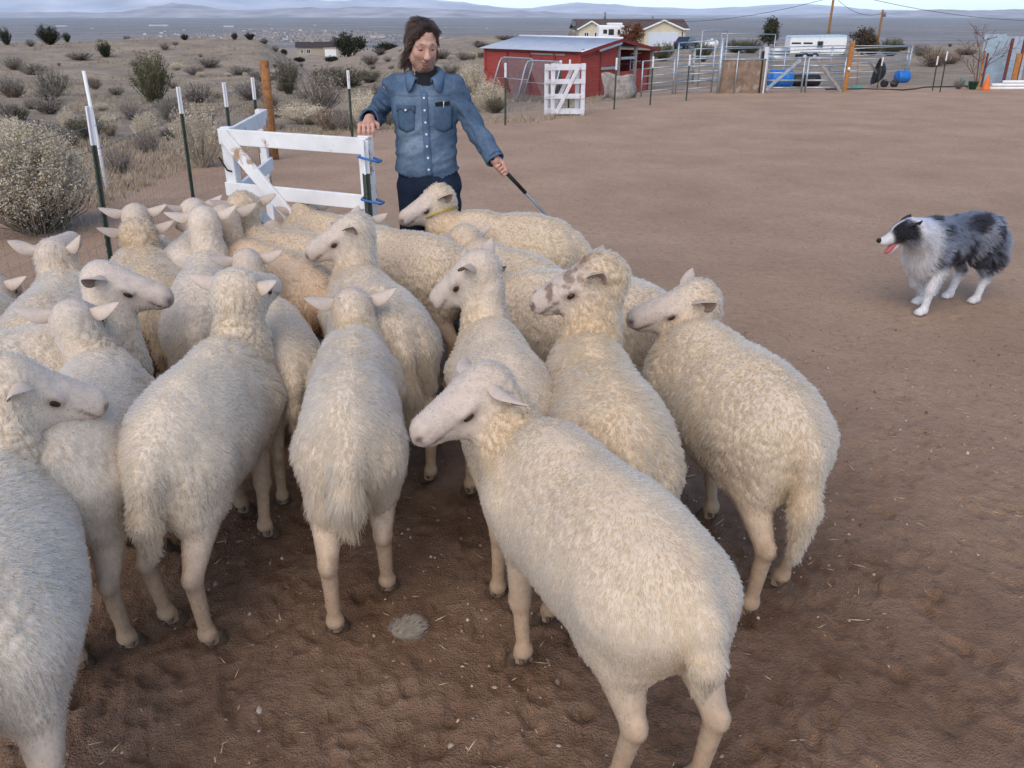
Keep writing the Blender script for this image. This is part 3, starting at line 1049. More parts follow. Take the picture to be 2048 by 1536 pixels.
HERD = {
    'S1': dict(loc=(0.349, 1.42), rot=117.5, s=1.02, poll=(0.764, 0.082, 0.845), muz=(0.749, 0.287, 0.689)),
    'S2': dict(loc=(-0.98, 2.007), rot=87.4, s=1.0, poll=(0.719, -0.01, 0.933), muz=(0.948, -0.058, 0.824)),
    'S3': dict(loc=(-0.471, 2.09), rot=98.0, s=1.0, poll=(0.783, 0.004, 0.829), muz=(1.006, 0.02, 0.7)),
    'S4': dict(loc=(0.031, 2.223), rot=101.4, s=1.0, poll=(0.713, 0.035, 0.955), muz=(0.788, 0.172, 0.749)),
    'S5': dict(loc=(0.301, 1.95), rot=95.2, s=1.03, poll=(0.708, -0.036, 0.968), muz=(0.746, 0.159, 0.803)),
    'S6': dict(loc=(0.813, 2.14), rot=107.6, s=1.02, poll=(0.712, -0.064, 0.83), muz=(0.773, 0.155, 0.707)),
    'S7': dict(loc=(0.59, 3.135), rot=159.9, s=1.0, poll=(0.784, -0.009, 0.8), muz=(0.915, 0.164, 0.659)),
    'S8': dict(loc=(0.161, 3.592), rot=130.4, s=0.95, poll=(0.69, -0.021, 0.799), muz=(0.913, -0.021, 0.67)),
    'S9': dict(loc=(0.279, 4.306), rot=166.0, s=1.0, poll=(0.729, -0.036, 0.876), muz=(0.886, 0.1, 0.723)),
    'S10': dict(loc=(-0.438, 2.911), rot=113.4, s=1.0, poll=(0.686, -0.007, 0.945), muz=(0.749, 0.177, 0.776)),
    'S11': dict(loc=(-0.282, 3.843), rot=150.0, s=1.0, poll=(0.624, -0.05, 0.801), muz=(0.844, -0.13, 0.692)),
    'S12': dict(loc=(-0.698, 4.409), rot=155.0, s=0.95, poll=(0.603, -0.062, 0.804), muz=(0.782, -0.212, 0.695)),
    'S13': dict(loc=(-0.842, 3.831), rot=150.0, s=1.0, poll=(0.657, -0.07, 0.903), muz=(0.86, -0.187, 0.794)),
    'S14': dict(loc=(-0.982, 4.102), rot=120.0, s=0.9, poll=(0.77, 0.057, 0.738), muz=(0.968, 0.057, 0.572)),
    'S15': dict(loc=(-1.264, 3.13), rot=102.9, s=1.0, poll=(0.682, 0.008, 0.932), muz=(0.894, 0.008, 0.784)),
    'S16': dict(loc=(-1.53, 3.678), rot=95.0, s=1.0, poll=(0.676, 0.096, 0.855), muz=(0.827, 0.223, 0.689)),
    'S17': dict(loc=(-0.886, 3.518), rot=138.0, s=1.0, poll=(0.725, -0.022, 0.89), muz=(0.945, -0.06, 0.761)),
    'S18': dict(loc=(-0.811, 2.753), rot=110.3, s=0.9, poll=(0.707, 0.077, 0.948), muz=(0.941, 0.077, 0.839)),
    'S19': dict(loc=(-1.945, 2.409), rot=40.0, s=1.0, poll=(0.67, 0.054, 0.925), muz=(0.854, -0.047, 0.775)),
    'S20': dict(loc=(-1.231, 1.917), rot=100.0, s=1.0, poll=(0.691, 0.102, 0.881), muz=(0.914, 0.102, 0.752)),
    'S21': dict(loc=(-1.736, 2.807), rot=105.0, s=1.0, poll=(0.697, 0.062, 0.853), muz=(0.947, 0.018, 0.808)),
    'S22': dict(loc=(-1.074, 1.25), rot=113.8, s=1.0, poll=(0.736, -0.095, 0.922), muz=(0.783, -0.278, 0.747)),
    'S23': dict(loc=(-1.677, 3.523), rot=105.0, s=1.0, poll=(0.693, 0.058, 0.864), muz=(0.917, 0.058, 0.735)),
    'S24': dict(loc=(-1.457, 3.214), rot=115.9, s=1.0, poll=(0.708, 0.004, 0.849), muz=(0.932, 0.004, 0.72)),
    'S25': dict(loc=(-2.0, 2.567), rot=100.0, s=1.0, poll=(0.708, 0.025, 0.766), muz=(0.932, 0.025, 0.637)),
}

# build settings: (wool type, detail level, whiteness, label, extras)
SHEEP = {
    'S1': ('short', 2, .42, 'largest cream sheep at the front, standing broadside with its head turned left', dict(fat=.94, tail=.15, step=(.06, -.02, -.02, .10), ears=(.75, .45), seed=11, thick=1.08, neck=1.2)),
    'S2': ('wool', 2, .72, 'white sheep seen from behind with tufted tail, curly neck and long pale hind legs', dict(fat=.76, tail=.22, step=(.03, -.06, .10, -.05), seed=12)),
    'S3': ('shag', 2, .66, 'shaggy long-haired white sheep seen squarely from behind with ears spread', dict(fat=.70, tail=.16, step=(-.08, .10, .05, .0), ears=(.15, .02), seed=13)),
    'S4': ('short', 1, .50, 'slim cream sheep facing left just behind the head of the largest front sheep', dict(fat=.92, tail=.2, step=(-.04, .10, .05, 0), ears=(.25, .0), seed=14)),
    'S5': ('fluff', 2, .30, 'round fluffy cream sheep with brown specks on its face', dict(fat=.88, tail=.2, step=(.0, .05, .0, .1), spots=True, seed=15)),
    'S6': ('wool', 2, .48, 'rightmost sheep, cream, with a long tail hanging down', dict(fat=.87, tail=.33, step=(-.03, .06, .16, -.08), ears=(.1, -.15), seed=16)),
    'S7': ('wool', 1, .52, 'cream sheep standing crosswise behind the fluffy speckled one', dict(fat=1.05, seed=17)),
    'S8': ('wool', 1, .48, 'cream sheep half hidden behind the one standing closest to the man', dict(seed=18)),
    'S9': ('wool', 1, .38, 'woolly cream sheep with yellow collar passing right in front of the man', dict(fat=1.05, tail=.12, collar=True, seed=19)),
    'S10': ('shag', 1, .62, 'white sheep with a ruffled back mid-flock, its head turned left', dict(step=(.05, -.05, 0, 0), ears=(.2, .0), seed=20)),
    'S11': ('wool', 1, .45, 'long-backed cream sheep behind the white one with the ruffled back', dict(fat=1.0, seed=21)),
    'S12': ('wool', 0, .36, 'woolly cream sheep below the white gate, its face to the gate', dict(seed=22)),
    'S13': ('wool', 0, .30, 'darkest curly-necked cream sheep beside the left upright of the white gate', dict(seed=23)),
    'S14': ('short', 0, .40, 'small cream sheep showing only its crown between two others near the gate', dict(seed=24)),
    'S15': ('short', 1, .74, 'white sheep with long neck and outstretched ears seen from behind', dict(fat=.98, tail=.3, ears=(.2, .0), seed=25, step=(-.03, .05, 0, 0))),
    'S16': ('short', 0, .80, 'white sheep farthest back, its crown above the long-necked white one', dict(seed=26)),
    'S17': ('short', 1, .38, 'tan-rumped sheep with reddish hindquarters in the middle of the flock', dict(rear_tan=.75, tail=.25, hue=(.98, .92, .88), seed=27)),
    'S18': ('short', 1, .52, 'smaller cream sheep squeezed between two white ones seen from behind', dict(fat=.92, tail=.2, seed=28)),
    'S19': ('short', 1, .80, 'white sheep at left standing sideways, face turned right in clear profile', dict(ears=(.45, .2), seed=29)),
    'S20': ('short', 2, .74, 'white sheep with wide pale ears behind the sheep cut off at the lower left', dict(fat=1.0, step=(0, 0, .02, -.06), ears=(.1, .1), legdirt=.9, seed=30)),
    'S21': ('shag', 1, .62, 'pale sheep at far left with upright ears looking away toward the fence', dict(ears=(-.2, -.4), seed=31)),
    'S22': ('wool', 2, .82, 'white sheep cut off at the lower left corner, face turned right', dict(fat=1.0, ears=(.2, .35), step=(0, -.02, .0, .06), seed=32)),
    'S23': ('short', 0, .42, 'tan-eared sheep nearest the leaning fence post, mostly hidden', dict(seed=33)),
    'S24': ('wool', 1, .28, 'creamy tan sheep at left with a black ear tag and dirty legs', dict(legdirt=1.0, tail=.2, rear_tan=.35, eartag=True, seed=34)),
    'S25': ('short', 0, .62, 'sheep at the left picture edge, almost wholly out of frame', dict(seed=35)),
}
for k, (wool_, near_, tone_, label_, ex_) in SHEEP.items():
    make_sheep(k, label_, near=near_, wool=wool_, tone=tone_, **HERD[k], **ex_)

# ------------------------------------------------------------------ the man
MO = np.array((-.475, 4.72, 0.0))
M_SKIN = attr_mat('skin', .55, 0, var=.06, vscale=90, sub=.15)
def cloth_mat(name, weave, wear):
    m, nt, b = nodes(name)
    a = nt.nodes.new('ShaderNodeAttribute'); a.attribute_name = 'col'
    v = ramp(nt, noise(nt, 70, 4, .7), [(.30, .80), (.70, 1.18)])
    v2 = ramp(nt, noise(nt, 9, 4, .6), [(.30, 1 - wear), (.70, 1 + wear)])
    c = mixc(nt, 1., a.outputs['Color'], v, 'MULTIPLY')
    c = mixc(nt, 1., c, v2, 'MULTIPLY')
    nt.links.new(c, b.inputs['Base Color'])
    b.inputs['Roughness'].default_value = .9
    b.inputs['Specular IOR Level'].default_value = .15
    bump(nt, b, noise(nt, weave, 2), .3, .002)
    return m
M_DENIM = cloth_mat('washed_denim', 420, .16)
M_JEANS = cloth_mat('dark_jeans', 420, .12)
M_PLAINHAIR = attr_mat('hair_mass', .6, 0, var=.3, vscale=50)
M_STRAND = fur_mat('hair_strands')
M_BLACK = mat('black_cotton', (.012, .012, .014), .9, var=.3, bstr=.1)
M_SNAP = mat('pearl_snap', (.75, .74, .70), .25, var=.1, bstr=0)
M_BOOT = mat('boot_leather', (.07, .045, .03), .6, var=.4, scale=20)

def build_man():
    # joints (relative to MO; x to the picture's right, -y to the camera)
    nk = np.array((.010, .005, 1.44))
    sR, sL = np.array((-.168, .02, 1.390)), np.array((.163, .01, 1.390))
    eR, wR = np.array((-.305, .15, 1.225)), np.array((-.296, -.065, 1.232))
    eL, wL = np.array((.272, -.02, 1.185)), np.array((.383, -.150, 1.030))
    hpR, hpL = np.array((-.085, .0, .90)), np.array((.095, .0, .90))
    kR, kL = np.array((-.100, -.03, .48)), np.array((.125, -.01, .48))
    aR, aL = np.array((-.105, .04, .09)), np.array((.140, .05, .09))
    # head frame
    f = nrm(np.array((.36, -.88, -.30)))
    s = nrm(np.cross(f, (0, 0, 1.)))          # towards his right hand side is -s ... s points to the picture's left of his face
    u = np.cross(s, f)
    Hc = np.array((.002, -.020, 1.612))
    def h(a, b_, c):
        return Hc + s * a + f * b_ + u * c
    Mh = np.stack([s, f, u])
    B = Body()
    sk = 'skin'
    # hidden under the clothes but one continuous body
    B.ell((0, 0, 1.25), (.150, .09, .20), k=.05, tag='torso')
    B.ell((.005, 0, 1.00), (.135, .085, .17), k=.05, tag='torso')
    B.cone(sR, sL, .05, .05, .05, 'torso')
    B.cone(nk + (0, .01, -.06), h(0, -.02, -.06), .062, .055, .03, 'neck')
    for sh, e, w in ((sR, eR, wR), (sL, eL, wL)):
        B.cone(sh, e, .046, .036, .03, 'arm')
        B.cone(e, w, .036, .026, .02, 'arm')
    for hp_, k_, a_ in ((hpR, kR, aR), (hpL, kL, aL)):
        B.cone(hp_, k_, .075, .05, .03, 'legs')
        B.cone(k_, a_, .05, .035, .02, 'legs')
        B.cone(a_ + (0, .01, -.03), a_ + (0, -.13, -.05), .035, .03, .02, 'legs')
    # head
    B.ell(h(0, -.012, .030), (.074, .094, .088), Mh, .03, 'head')
    B.ell(h(0, .022, -.035), (.060, .066, .080), Mh, .025, 'head')
    for q in (-1, 1):
        B.cone(h(q * .053, .0, -.058), h(q * .023, .060, -.108), .027, .023, .02, 'head')
        B.ell(h(q * .036, .058, -.030), (.024, .022, .024), Mh, .02, 'head')
        B.cone(h(q * .012, .086, .016), h(q * .048, .070, .014), .0115, .010, .012, 'head')
        B.ell(h(q * .031, .072, -.002), (.0165, .0145, .011), Mh, .008, 'head')
        B.ell(h(q * .010, .100, -.044), (.0085, .010, .0075), Mh, .008, 'head')
        B.ell(h(q * .076, -.005, -.012), (.010, .020, .030), Mh, .008, 'head')
    B.ell(h(0, .066, -.105), (.026, .022, .020), Mh, .018, 'head')
    B.cone(h(0, .083, .006), h(0, .106, -.040), .0095, .0140, .012, 'head')
    B.ell(h(0, .088, -.066), (.024, .010, .0065), Mh, .006, 'head')
    B.ell(h(0, .086, -.078), (.021, .010, .0070), Mh, .006, 'head')
    for q in (-1, 1):
        B.cut(h(q * .024, .104, -.001), h(q * .040, .096, -.002), .0075, .0075, .006)
    B.cut(h(-.020, .100, -.072), h(.020, .100, -.072), .0022, .0022, .003)
    # right hand laid over the gate post
    B.ell(wR + (.004, -.058, -.012), (.034, .050, .020), k=.014, tag='hand')
    B.cone(wR, wR + (.002, -.040, -.008), .024, .026, .014, 'hand')
    for i, (dx, L1) in enumerate(((-.034, .034), (-.012, .040), (.010, .040), (.030, .034))):
        p0 = wR + np.array((dx + .004, -.092, -.012))
        p1 = p0 + (dx * .10, -L1, -.004)
        p2 = p1 + (dx * .05, -.012, -.030)
        p3 = p2 + (0, .006, -.022)
        B.chain([(p0, .0108), (p1, .0100), (p2, .0092), (p3, .0080)], .006, 'hand')
    B.chain([(wR + (.028, -.030, -.012), .0130), (wR + (.052, -.058, -.022), .0112), (wR + (.056, -.082, -.040), .0095)], .007, 'hand')
    # left hand closed round the stick
    ax = nrm(np.array(STICK_B) - np.array(STICK_A))
    grip = np.array(STICK_A) + ax * .10 - MO
    fwd = nrm(grip - wL)
    sd2 = nrm(np.cross(ax, (0, -1., .2)))
    B.cone(wL, grip - ax * .02 + (-.012, .016, .022), .024, .027, .014, 'hand')
    B.ell(grip + (-.014, .020, .014), (.024, .022, .042), np.stack([sd2, np.cross(ax, sd2), ax]), .012, 'hand')
    e1, e2 = sd2, np.cross(ax, sd2)
    for i in range(4):
        c = grip + ax * (-.030 + .021 * i)
        pts = []
        for t, r_ in ((2.5, .0105), (1.5, .0104), (.4, .0098), (-.8, .0088), (-1.7, .0078)):
            pts.append((c + (e1 * math.cos(t) + e2 * math.sin(t)) * .0225, r_))
        B.chain(pts, .005, 'hand')
    pts = [(grip + ax * t1 + (e1 * math.cos(t) + e2 * math.sin(t)) * .024, r_) for t1, t, r_ in ((-.045, 2.6, .012), (-.015, 3.6, .0115), (.020, 4.4, .0095))]
    B.chain(pts, .006, 'hand')
    V, Q = B.mesh(.0042)
    V = relax(V, Q, 1, .3)
    W = B.weights(V, ['torso', 'neck', 'arm', 'legs', 'head', 'hand'], .01)
    skin = np.array((.56, .335, .245))
    col = np.tile(skin, (len(V), 1)) * (.92 + .16 * fbm(V * 60, 2, 4))[:, None]
    col = col * (1 - W[:, 5:6] * np.array((.02, .10, .10)))
    def patch(c, rad, colr, amt):
        nonlocal col
        w = (np.exp(-(np.linalg.norm((V - c) / np.array(rad), axis=1)) ** 2) * amt)[:, None]
        col = col * (1 - w) + np.array(colr) * w
    def patchf(c, ra, rf, ru, colr, amt):
        nonlocal col
        d_ = V - c
        w = (np.exp(-((d_ @ s / ra) ** 2 + (d_ @ f / rf) ** 2 + (d_ @ u / ru) ** 2)) * amt)[:, None]
        col = col * (1 - w) + np.array(colr) * w
    br = (.11, .062, .042)
    stub = (.30, .175, .125)
    for q in (-1, 1):
        patchf(h(q * .031, .094, .021), .020, .03, .0056, (.09, .05, .035), .9)
        patchf(h(q * .031, .088, -.008), .016, .03, .0032, (.07, .04, .03), .8)
        patchf(h(q * .031, .085, .006), .018, .03, .005, (.38, .21, .16), .5)
        patchf(h(q * .040, .060, -.092), .030, .05, .032, (.22, .125, .088), .6)
        patchf(h(q * .040, .066, -.030), .020, .03, .016, (.62, .30, .23), .5)
    patchf(h(0, .085, -.110), .032, .04, .022, br, .75)
    patchf(h(0, .095, -.0575), .028, .03, .0060, br, .7)
    patchf(h(0, .095, -.073), .018, .03, .006, (.42, .18, .15), .7)
    patchf(h(0, .098, -.072), .021, .03, .0020, (.10, .04, .035), .8)
    patchf(h(0, .105, -.042), .018, .02, .014, (.62, .31, .25), .45)
    me = np_mesh('person', V, Q, M_SKIN, col)
    man = link('person', me, None, tuple(MO))
    tag(man, 'man in blue denim shirt and dark jeans with a hand on the white gate', 'person')
    # eyes under lowered lids
    for q in (-1, 1):
        m = MB(); m.lathe([(.0085 * math.sin(a), -.0085 * math.cos(a)) for a in np.linspace(.2, math.pi - .2, 7)], n=10)
        m.build('eye', M_EYE, man, True, loc=tuple(h(q * .031, .0785, -.006)))
    # hair
    Hb = Body()
    Hb.ell(h(0, -.016, .040), (.076, .091, .083), Mh, .02)
    Hb.chain([(h(.012, .056, .104), .013), (h(.048, .056, .070), .014), (h(.067, .034, .020), .014), (h(.074, .004, -.040), .016), (h(.070, -.020, -.088), .018), (h(.078, -.028, -.105), .012)], .022)
    Hb.chain([(h(-.020, .050, .104), .012), (h(-.058, .030, .066), .012), (h(-.071, -.004, .010), .013), (h(-.074, -.032, -.050), .016), (h(-.086, -.038, -.072), .011)], .022)
    for q in (-1, 1):
        Hb.chain([(h(q * .042, -.062, .0), .032), (h(q * .042, -.064, -.075), .024)], .035)
    Hb.ell(h(0, -.068, -.05), (.062, .032, .06), Mh, .03)
    hv, hq = Hb.mesh(.007)
    hv = relax(hv, hq, 1, .4)
    hn = vnormals(hv, hq)
    sidev = ((hv - Hc) @ s)[:, None]
    hv = hv + hn * (fbm(np.stack([(hv - Hc) @ s * 60, (hv - Hc) @ f * 60, (hv - Hc) @ u * 6], 1), 2, 3) - .5)[:, None] * .008
    hc = np.array((.020, .0105, .0065))
    hair = link('hair', np_mesh('hair', hv, hq, M_PLAINHAIR, np.tile(hc, (len(hv), 1))), man)
    fl = -u + s * np.clip(sidev / .05, -1, 1) * .35 - f * .25
    top = sstep(.07, .14, (hv - Hc) @ u)[:, None]
    fl = nrm(fl * (1 - top) + top * (s * np.clip((sidev + .02) / .03, -1, 1) * .9 + f * .1 - u * .2))
    low = sstep(.0, -.08, (hv - Hc) @ u)
    frt = sstep(.02, .07, (hv - Hc) @ f)
    fl = nrm(fl * (1 - frt[:, None]) + frt[:, None] * (s * np.where(sidev < -.015, -1., 1.) * .8 - f * .3 - u * .55))
    fur('hair_strands', man, hv, hq, hn, np.ones(len(hv)), (.038 + .018 * low) * (1 - .5 * frt), fl, 9000, .0010, np.tile(hc * .8, (len(hv), 1)), np.tile(hc * 1.7, (len(hv), 1)), M_STRAND, stand=.04, clump=.7, csize=.016, jit=.05, wave=.06, K=5, seed=5, cvar=.25)
    # short beard
    bw = np.zeros(len(V))
    for c, rr, am in ((h(0, .075, -.108), .030, 1.), (h(.035, .045, -.095), .030, .6), (h(-.035, .045, -.095), .030, .6), (h(0, .098, -.0585), .014, .8)):
        bw = np.maximum(bw, am * np.exp(-(np.linalg.norm(V - c, axis=1) / rr) ** 2))
    bw *= (W[:, 4] > .5) * (1 - np.exp(-(np.linalg.norm(V - h(0, .098, -.072), axis=1) / .010) ** 2))
    fur('beard', man, V, Q, vnormals(V, Q), bw, np.full(len(V), .007), np.tile(-u + f * .2, (len(V), 1)), 2200, .0006, np.tile((.05, .028, .018), (len(V), 1)), np.tile((.10, .055, .035), (len(V), 1)), M_STRAND, stand=.4, clump=.2, csize=.01, jit=.2, K=3, seed=6)
    # ---------------- shirt
    S = Body()
    S.ell((-.002, 0, 1.300), (.178, .118, .150), k=.06)
    S.ell((0, -.004, 1.16), (.172, .122, .17), k=.06)
    S.ell((.002, -.004, 1.00), (.168, .124, .15), k=.06)
    S.cone((-.085, 0, .93), (.090, 0, .93), .085, .085, .06)
    S.cone((0, .012, 1.425), sR + (.008, 0, .004), .060, .055, .05)
    S.cone((.01, .012, 1.425), sL + (-.008, 0, .004), .060, .055, .05)
    for sh, e, w in ((sR, eR, wR), (sL, eL, wL)):
        S.cone(sh, e, .058, .052, .035, 'sleeve')
        S.cone(e, w + (w - e) * -.06, .056, .045, .02, 'sleeve')
    v, q = S.mesh(.008)
    v = relax(v, q, 2, .5)
    n = vnormals(v, q)
    wt = S.weights(v, ['body', 'sleeve'], .02)
    # cloth folds: stretched noise, across the belly and round the sleeves
    fold = fbm(np.stack([v[:, 0] * 7 + v[:, 2] * 5, v[:, 1] * 6, v[:, 2] * 24 - v[:, 0] * 9], 1), 3, 12) - .5
    sf = fbm(np.stack([v[:, 0] * 16, v[:, 1] * 12, v[:, 2] * 26 + v[:, 0] * 18], 1), 3, 14) - .5
    v = v + n * (fold * .034 * wt[:, 0] * sstep(1.40, 1.10, v[:, 2]) + sf * .046 * wt[:, 1] + (fbm(v * 12, 2, 5) - .5) * .008)[:, None]
    hem = .905 + .62 * np.clip(np.abs(v[:, 0]) - .02, 0, 1) ** 1.6 * 1.5
    cut = (v[:, 2] < hem) & (wt[:, 1] < .5)
    cuts = np.zeros(len(v), bool)
    for e, w in ((eR, wR), (eL, wL)):
        d_ = nrm(w - e)
        cuts |= ((v - w) @ d_ > -.006) & (np.linalg.norm(v - w, axis=1) < .09)
    neckcut = (np.linalg.norm((v - (nk + (.004, -.035, .012))) / np.array((.062, .070, .075)), axis=1) < 1)
    keep = ~(cut | cuts | neckcut)
    q = q[keep[q].all(1)]
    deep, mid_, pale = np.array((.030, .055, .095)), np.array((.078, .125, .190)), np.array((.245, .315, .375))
    fz = fbm(v * 9, 3, 31)
    wear = np.clip((fz - .38) * 1.6, 0, 1) * .55
    for c, rr, am in (((-.07, -.12, 1.13), (.10, .1, .10), .60), ((-.02, -.11, 1.34), (.14, .1, .07), .38), ((.11, -.11, 1.25), (.05, .1, .06), .45), ((-.2, 0, 1.38), (.06, .1, .06), .4), ((.19, 0, 1.36), (.06, .1, .06), .35), ((0, -.1, .97), (.15, .1, .07), .25)):
        wear = np.maximum(wear, am * np.exp(-(np.linalg.norm((v - np.array(c)) / np.array(rr), axis=1)) ** 2) * (.7 + .6 * fz))
    wear = np.clip(wear * (1 - .55 * wt[:, 1]) + fold * .5 + sf * wt[:, 1] * .5, 0, 1)[:, None]
    cc = mid_ * (1 - wear) + pale * wear
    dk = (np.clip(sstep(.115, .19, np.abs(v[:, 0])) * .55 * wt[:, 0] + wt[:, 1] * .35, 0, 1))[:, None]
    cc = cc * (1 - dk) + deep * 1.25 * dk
    seam = np.exp(-((v[:, 0] - (.012 - .02 * (v[:, 2] - 1.2))) / .004) ** 2) * (v[:, 1] < 0) * wt[:, 0] * .4
    yoke = np.exp(-((v[:, 2] - (1.352 + .05 * np.abs(np.abs(v[:, 0]) - .09))) / .0035) ** 2) * (v[:, 1] < 0) * wt[:, 0] * .55
    cc = cc * (1 - np.clip(seam + yoke, 0, .8))[:, None] + deep * np.clip(seam + yoke, 0, .8)[:, None]
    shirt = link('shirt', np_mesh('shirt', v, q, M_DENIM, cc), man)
    so = shirt.modifiers.new('thick', 'SOLIDIFY'); so.thickness = .003; so.offset = -1
    # fitted strips lying on the shirt front: placket, pockets, flap, collar, cuffs
    from mathutils.bvhtree import BVHTree
    tree = BVHTree.FromPolygons([tuple(p) for p in v], [tuple(int(i) for i in a) for a in q])
    def front(x, z, off):
        hit = tree.ray_cast(Vector((x, -1, z)), Vector((0, 1, 0)))
        y = hit[0].y if hit[0] else -.115
        return (x, y - off, z)
    def patch_sheet(name, fn, nu, nv, off, colr, parent):
        P_ = [front(*fn(i / (nu - 1), j / (nv - 1)), off) for i in range(nu) for j in range(nv)]
        F_ = [(i * nv + j, (i + 1) * nv + j, (i + 1) * nv + j + 1, i * nv + j + 1) for i in range(nu - 1) for j in range(nv - 1)]
        o_ = link(name, np_mesh(name, np.array(P_), np.array(F_), M_DENIM, np.tile(colr, (len(P_), 1))), parent)
        md = o_.modifiers.new('thick', 'SOLIDIFY'); md.thickness = .004; md.offset = 0
        return o_
    cx = lambda z: .014 - .03 * (z - 1.2)
    patch_sheet('placket', lambda a, t: (cx(.935 + .44 * t) + (a - .5) * .036, .935 + .44 * t), 4, 26, .003, mid_ * 1.05, shirt)
    for i, zz in enumerate(np.linspace(.975, 1.345, 7)):
        m = MB(); m.lathe([(.0062, 0), (.0062, .002), (.003, .0035)], n=10, axis=Matrix.Rotation(R(90), 3, 'X'))
        m.build('snap_button', M_SNAP, shirt, True, loc=front(cx(zz), zz, .006))
    for x0 in (-.092, .108):
        pk = patch_sheet('pocket', lambda a, t, x0=x0: (x0 + (a - .5) * .098 * (1 - .1 * (1 - t)), 1.185 + .115 * t - .018 * (1 - abs(2 * a - 1)) * (1 - t)), 7, 7, .0035, mid_ * .85, shirt)
        if x0 < 0:
            patch_sheet('pocket_flap', lambda a, t, x0=x0: (x0 + (a - .5) * .104, 1.308 - (.028 + .010 * math.cos((a - .5) * 4 * math.pi)) * (1 - t)), 9, 4, .007, mid_ * .75, pk)
            m = MB(); m.lathe([(.006, 0), (.006, .002), (.003, .0035)], n=10, axis=Matrix.Rotation(R(90), 3, 'X'))
            m.build('snap_button', M_SNAP, pk, True, loc=front(x0, 1.283, .011))
        else:
            m = MB()
            for k_ in range(2):
                p = Vector(front(x0 - .02 + .035 * k_, 1.312, .006))
                m.bar(p - Vector((.022, 0, .002)), p + Vector((.020, 0, .006)), .020, .008)
            m.build('sunglasses', M_BLACK, pk, bevel=.003)
            m = MB(); p = Vector(front(x0 + .004, 1.305, .012))
            m.tube([p + Vector((0, 0, .022)), p + Vector((-.002, 0, -.012))], .0028, 6)
            m.build('pen_clip', M_SNAP, pk, True)
    # collar: a stand round the neck and two leaves folded down onto the shirt
    for sg in (-1, 1):
        rows = []
        for i in range(14):
            t = i / 13
            ph = sg * R(152) * t
            ix, iy = .010 + math.sin(ph) * (.066 + .006 * t), .004 + math.cos(ph) * (.062 + .022 * t)
            zi = 1.500 - .062 * t ** 1.7
            ro = 1.50 + .10 * t + .38 * max(0, t - .72) / .28
            ox, oy = .010 + math.sin(ph) * .070 * ro, .004 + math.cos(ph) * (.066 + .014 * t) * ro
            hit = tree.ray_cast(Vector((ox, oy, 1.75)), Vector((0, 0, -1)))
            zo = (hit[0].z if hit[0] else zi - .05) + .004
            zo = max(min(zo, zi - .02), zi - .075)
            rows.append(((ix, iy, zi - .03), (ix, iy, zi), ((ix * .55 + ox * .45), (iy * .55 + oy * .45), max(zi, zo) * .5 + zi * .5 - .002), (ox, oy, zo)))
        P_ = [p for r_ in rows for p in r_]
        F_ = [(i * 4 + j, i * 4 + j + 1, i * 4 + j + 5, i * 4 + j + 4) for i in range(13) for j in range(3)]
        o_ = link('collar', np_mesh('collar', np.array(P_), np.array(F_), M_DENIM, np.tile(mid_ * 1.25, (len(P_), 1))), shirt)
        md = o_.modifiers.new('thick', 'SOLIDIFY'); md.thickness = .006; md.offset = 0
    for e, w in ((eR, wR), (eL, wL)):
        d_ = nrm(w - e)
        a1 = nrm(np.cross(d_, (0, 0, 1.))); a2 = np.cross(d_, a1)
        m = MB()
        V_, F_ = [], []
        for i, (t, r_) in enumerate(((-.062, .049), (-.058, .0515), (.004, .053), (.008, .050), (.003, .044), (-.03, .043))):
            for k_ in range(22):
                a = 2 * math.pi * k_ / 22
                rr = r_ * (1 + .06 * math.sin(3 * a + 1))
                V_.append(w + d_ * t + (a1 * math.cos(a) + a2 * math.sin(a)) * rr)
        for i in range(5):
            for k_ in range(22):
                F_.append((i * 22 + k_, i * 22 + (k_ + 1) % 22, (i + 1) * 22 + (k_ + 1) % 22, (i + 1) * 22 + k_))
        link('cuff', np_mesh('cuff', np.array(V_), np.array(F_), M_DENIM, np.tile(mid_ * .95, (len(V_), 1))), shirt)
    # black undershirt showing in the open neck
    U = Body()
    U.ell(nk + (.002, -.012, -.060), (.105, .080, .075), k=.03)
    U.cone(nk + (.002, .006, -.03), nk + (.002, .0, .022), .066, .064, .02)
    uv, uq = U.mesh(.010)
    link('undershirt', np_mesh('undershirt', uv, uq, M_BLACK), man)
    # ---------------- jeans and boots
    J = Body()
    J.ell((.005, .005, .93), (.162, .115, .12), k=.05)
    J.ell((.005, .015, .87), (.165, .12, .10), k=.05)
    for hp_, k_, a_ in ((hpR, kR, aR), (hpL, kL, aL)):
        J.cone(hp_ + (0, 0, -.04), k_, .088, .066, .035)
        J.cone(k_, a_ + (0, .01, -.03), .064, .058, .03)
    v, q = J.mesh(.010)
    v = relax(v, q, 1, .5)
    n = vnormals(v, q)
    v = v + n * ((fbm(np.stack([v[:, 0] * 10, v[:, 1] * 8, v[:, 2] * 22 + v[:, 0] * 12], 1), 3, 8) - .5) * .016)[:, None]
    nv = np.array((.014, .022, .040))
    cj = nv * (.8 + .7 * fbm(v * 10, 3, 3))[:, None]
    link('jeans', np_mesh('jeans', v, q, M_JEANS, cj), man)
    for a_ in (aR, aL):
        Bt = Body()
        Bt.cone(a_ + (0, .02, -.02), a_ + (0, .03, -.05), .045, .04, .02)
        Bt.cone(a_ + (0, .02, -.045), a_ + (0, -.14, -.052), .042, .036, .02)
        bv, bq = Bt.mesh(.01)
        bv[:, 2] = np.maximum(bv[:, 2], .002)
        link('boot', np_mesh('boot', bv, bq, M_BOOT), man)
    return man

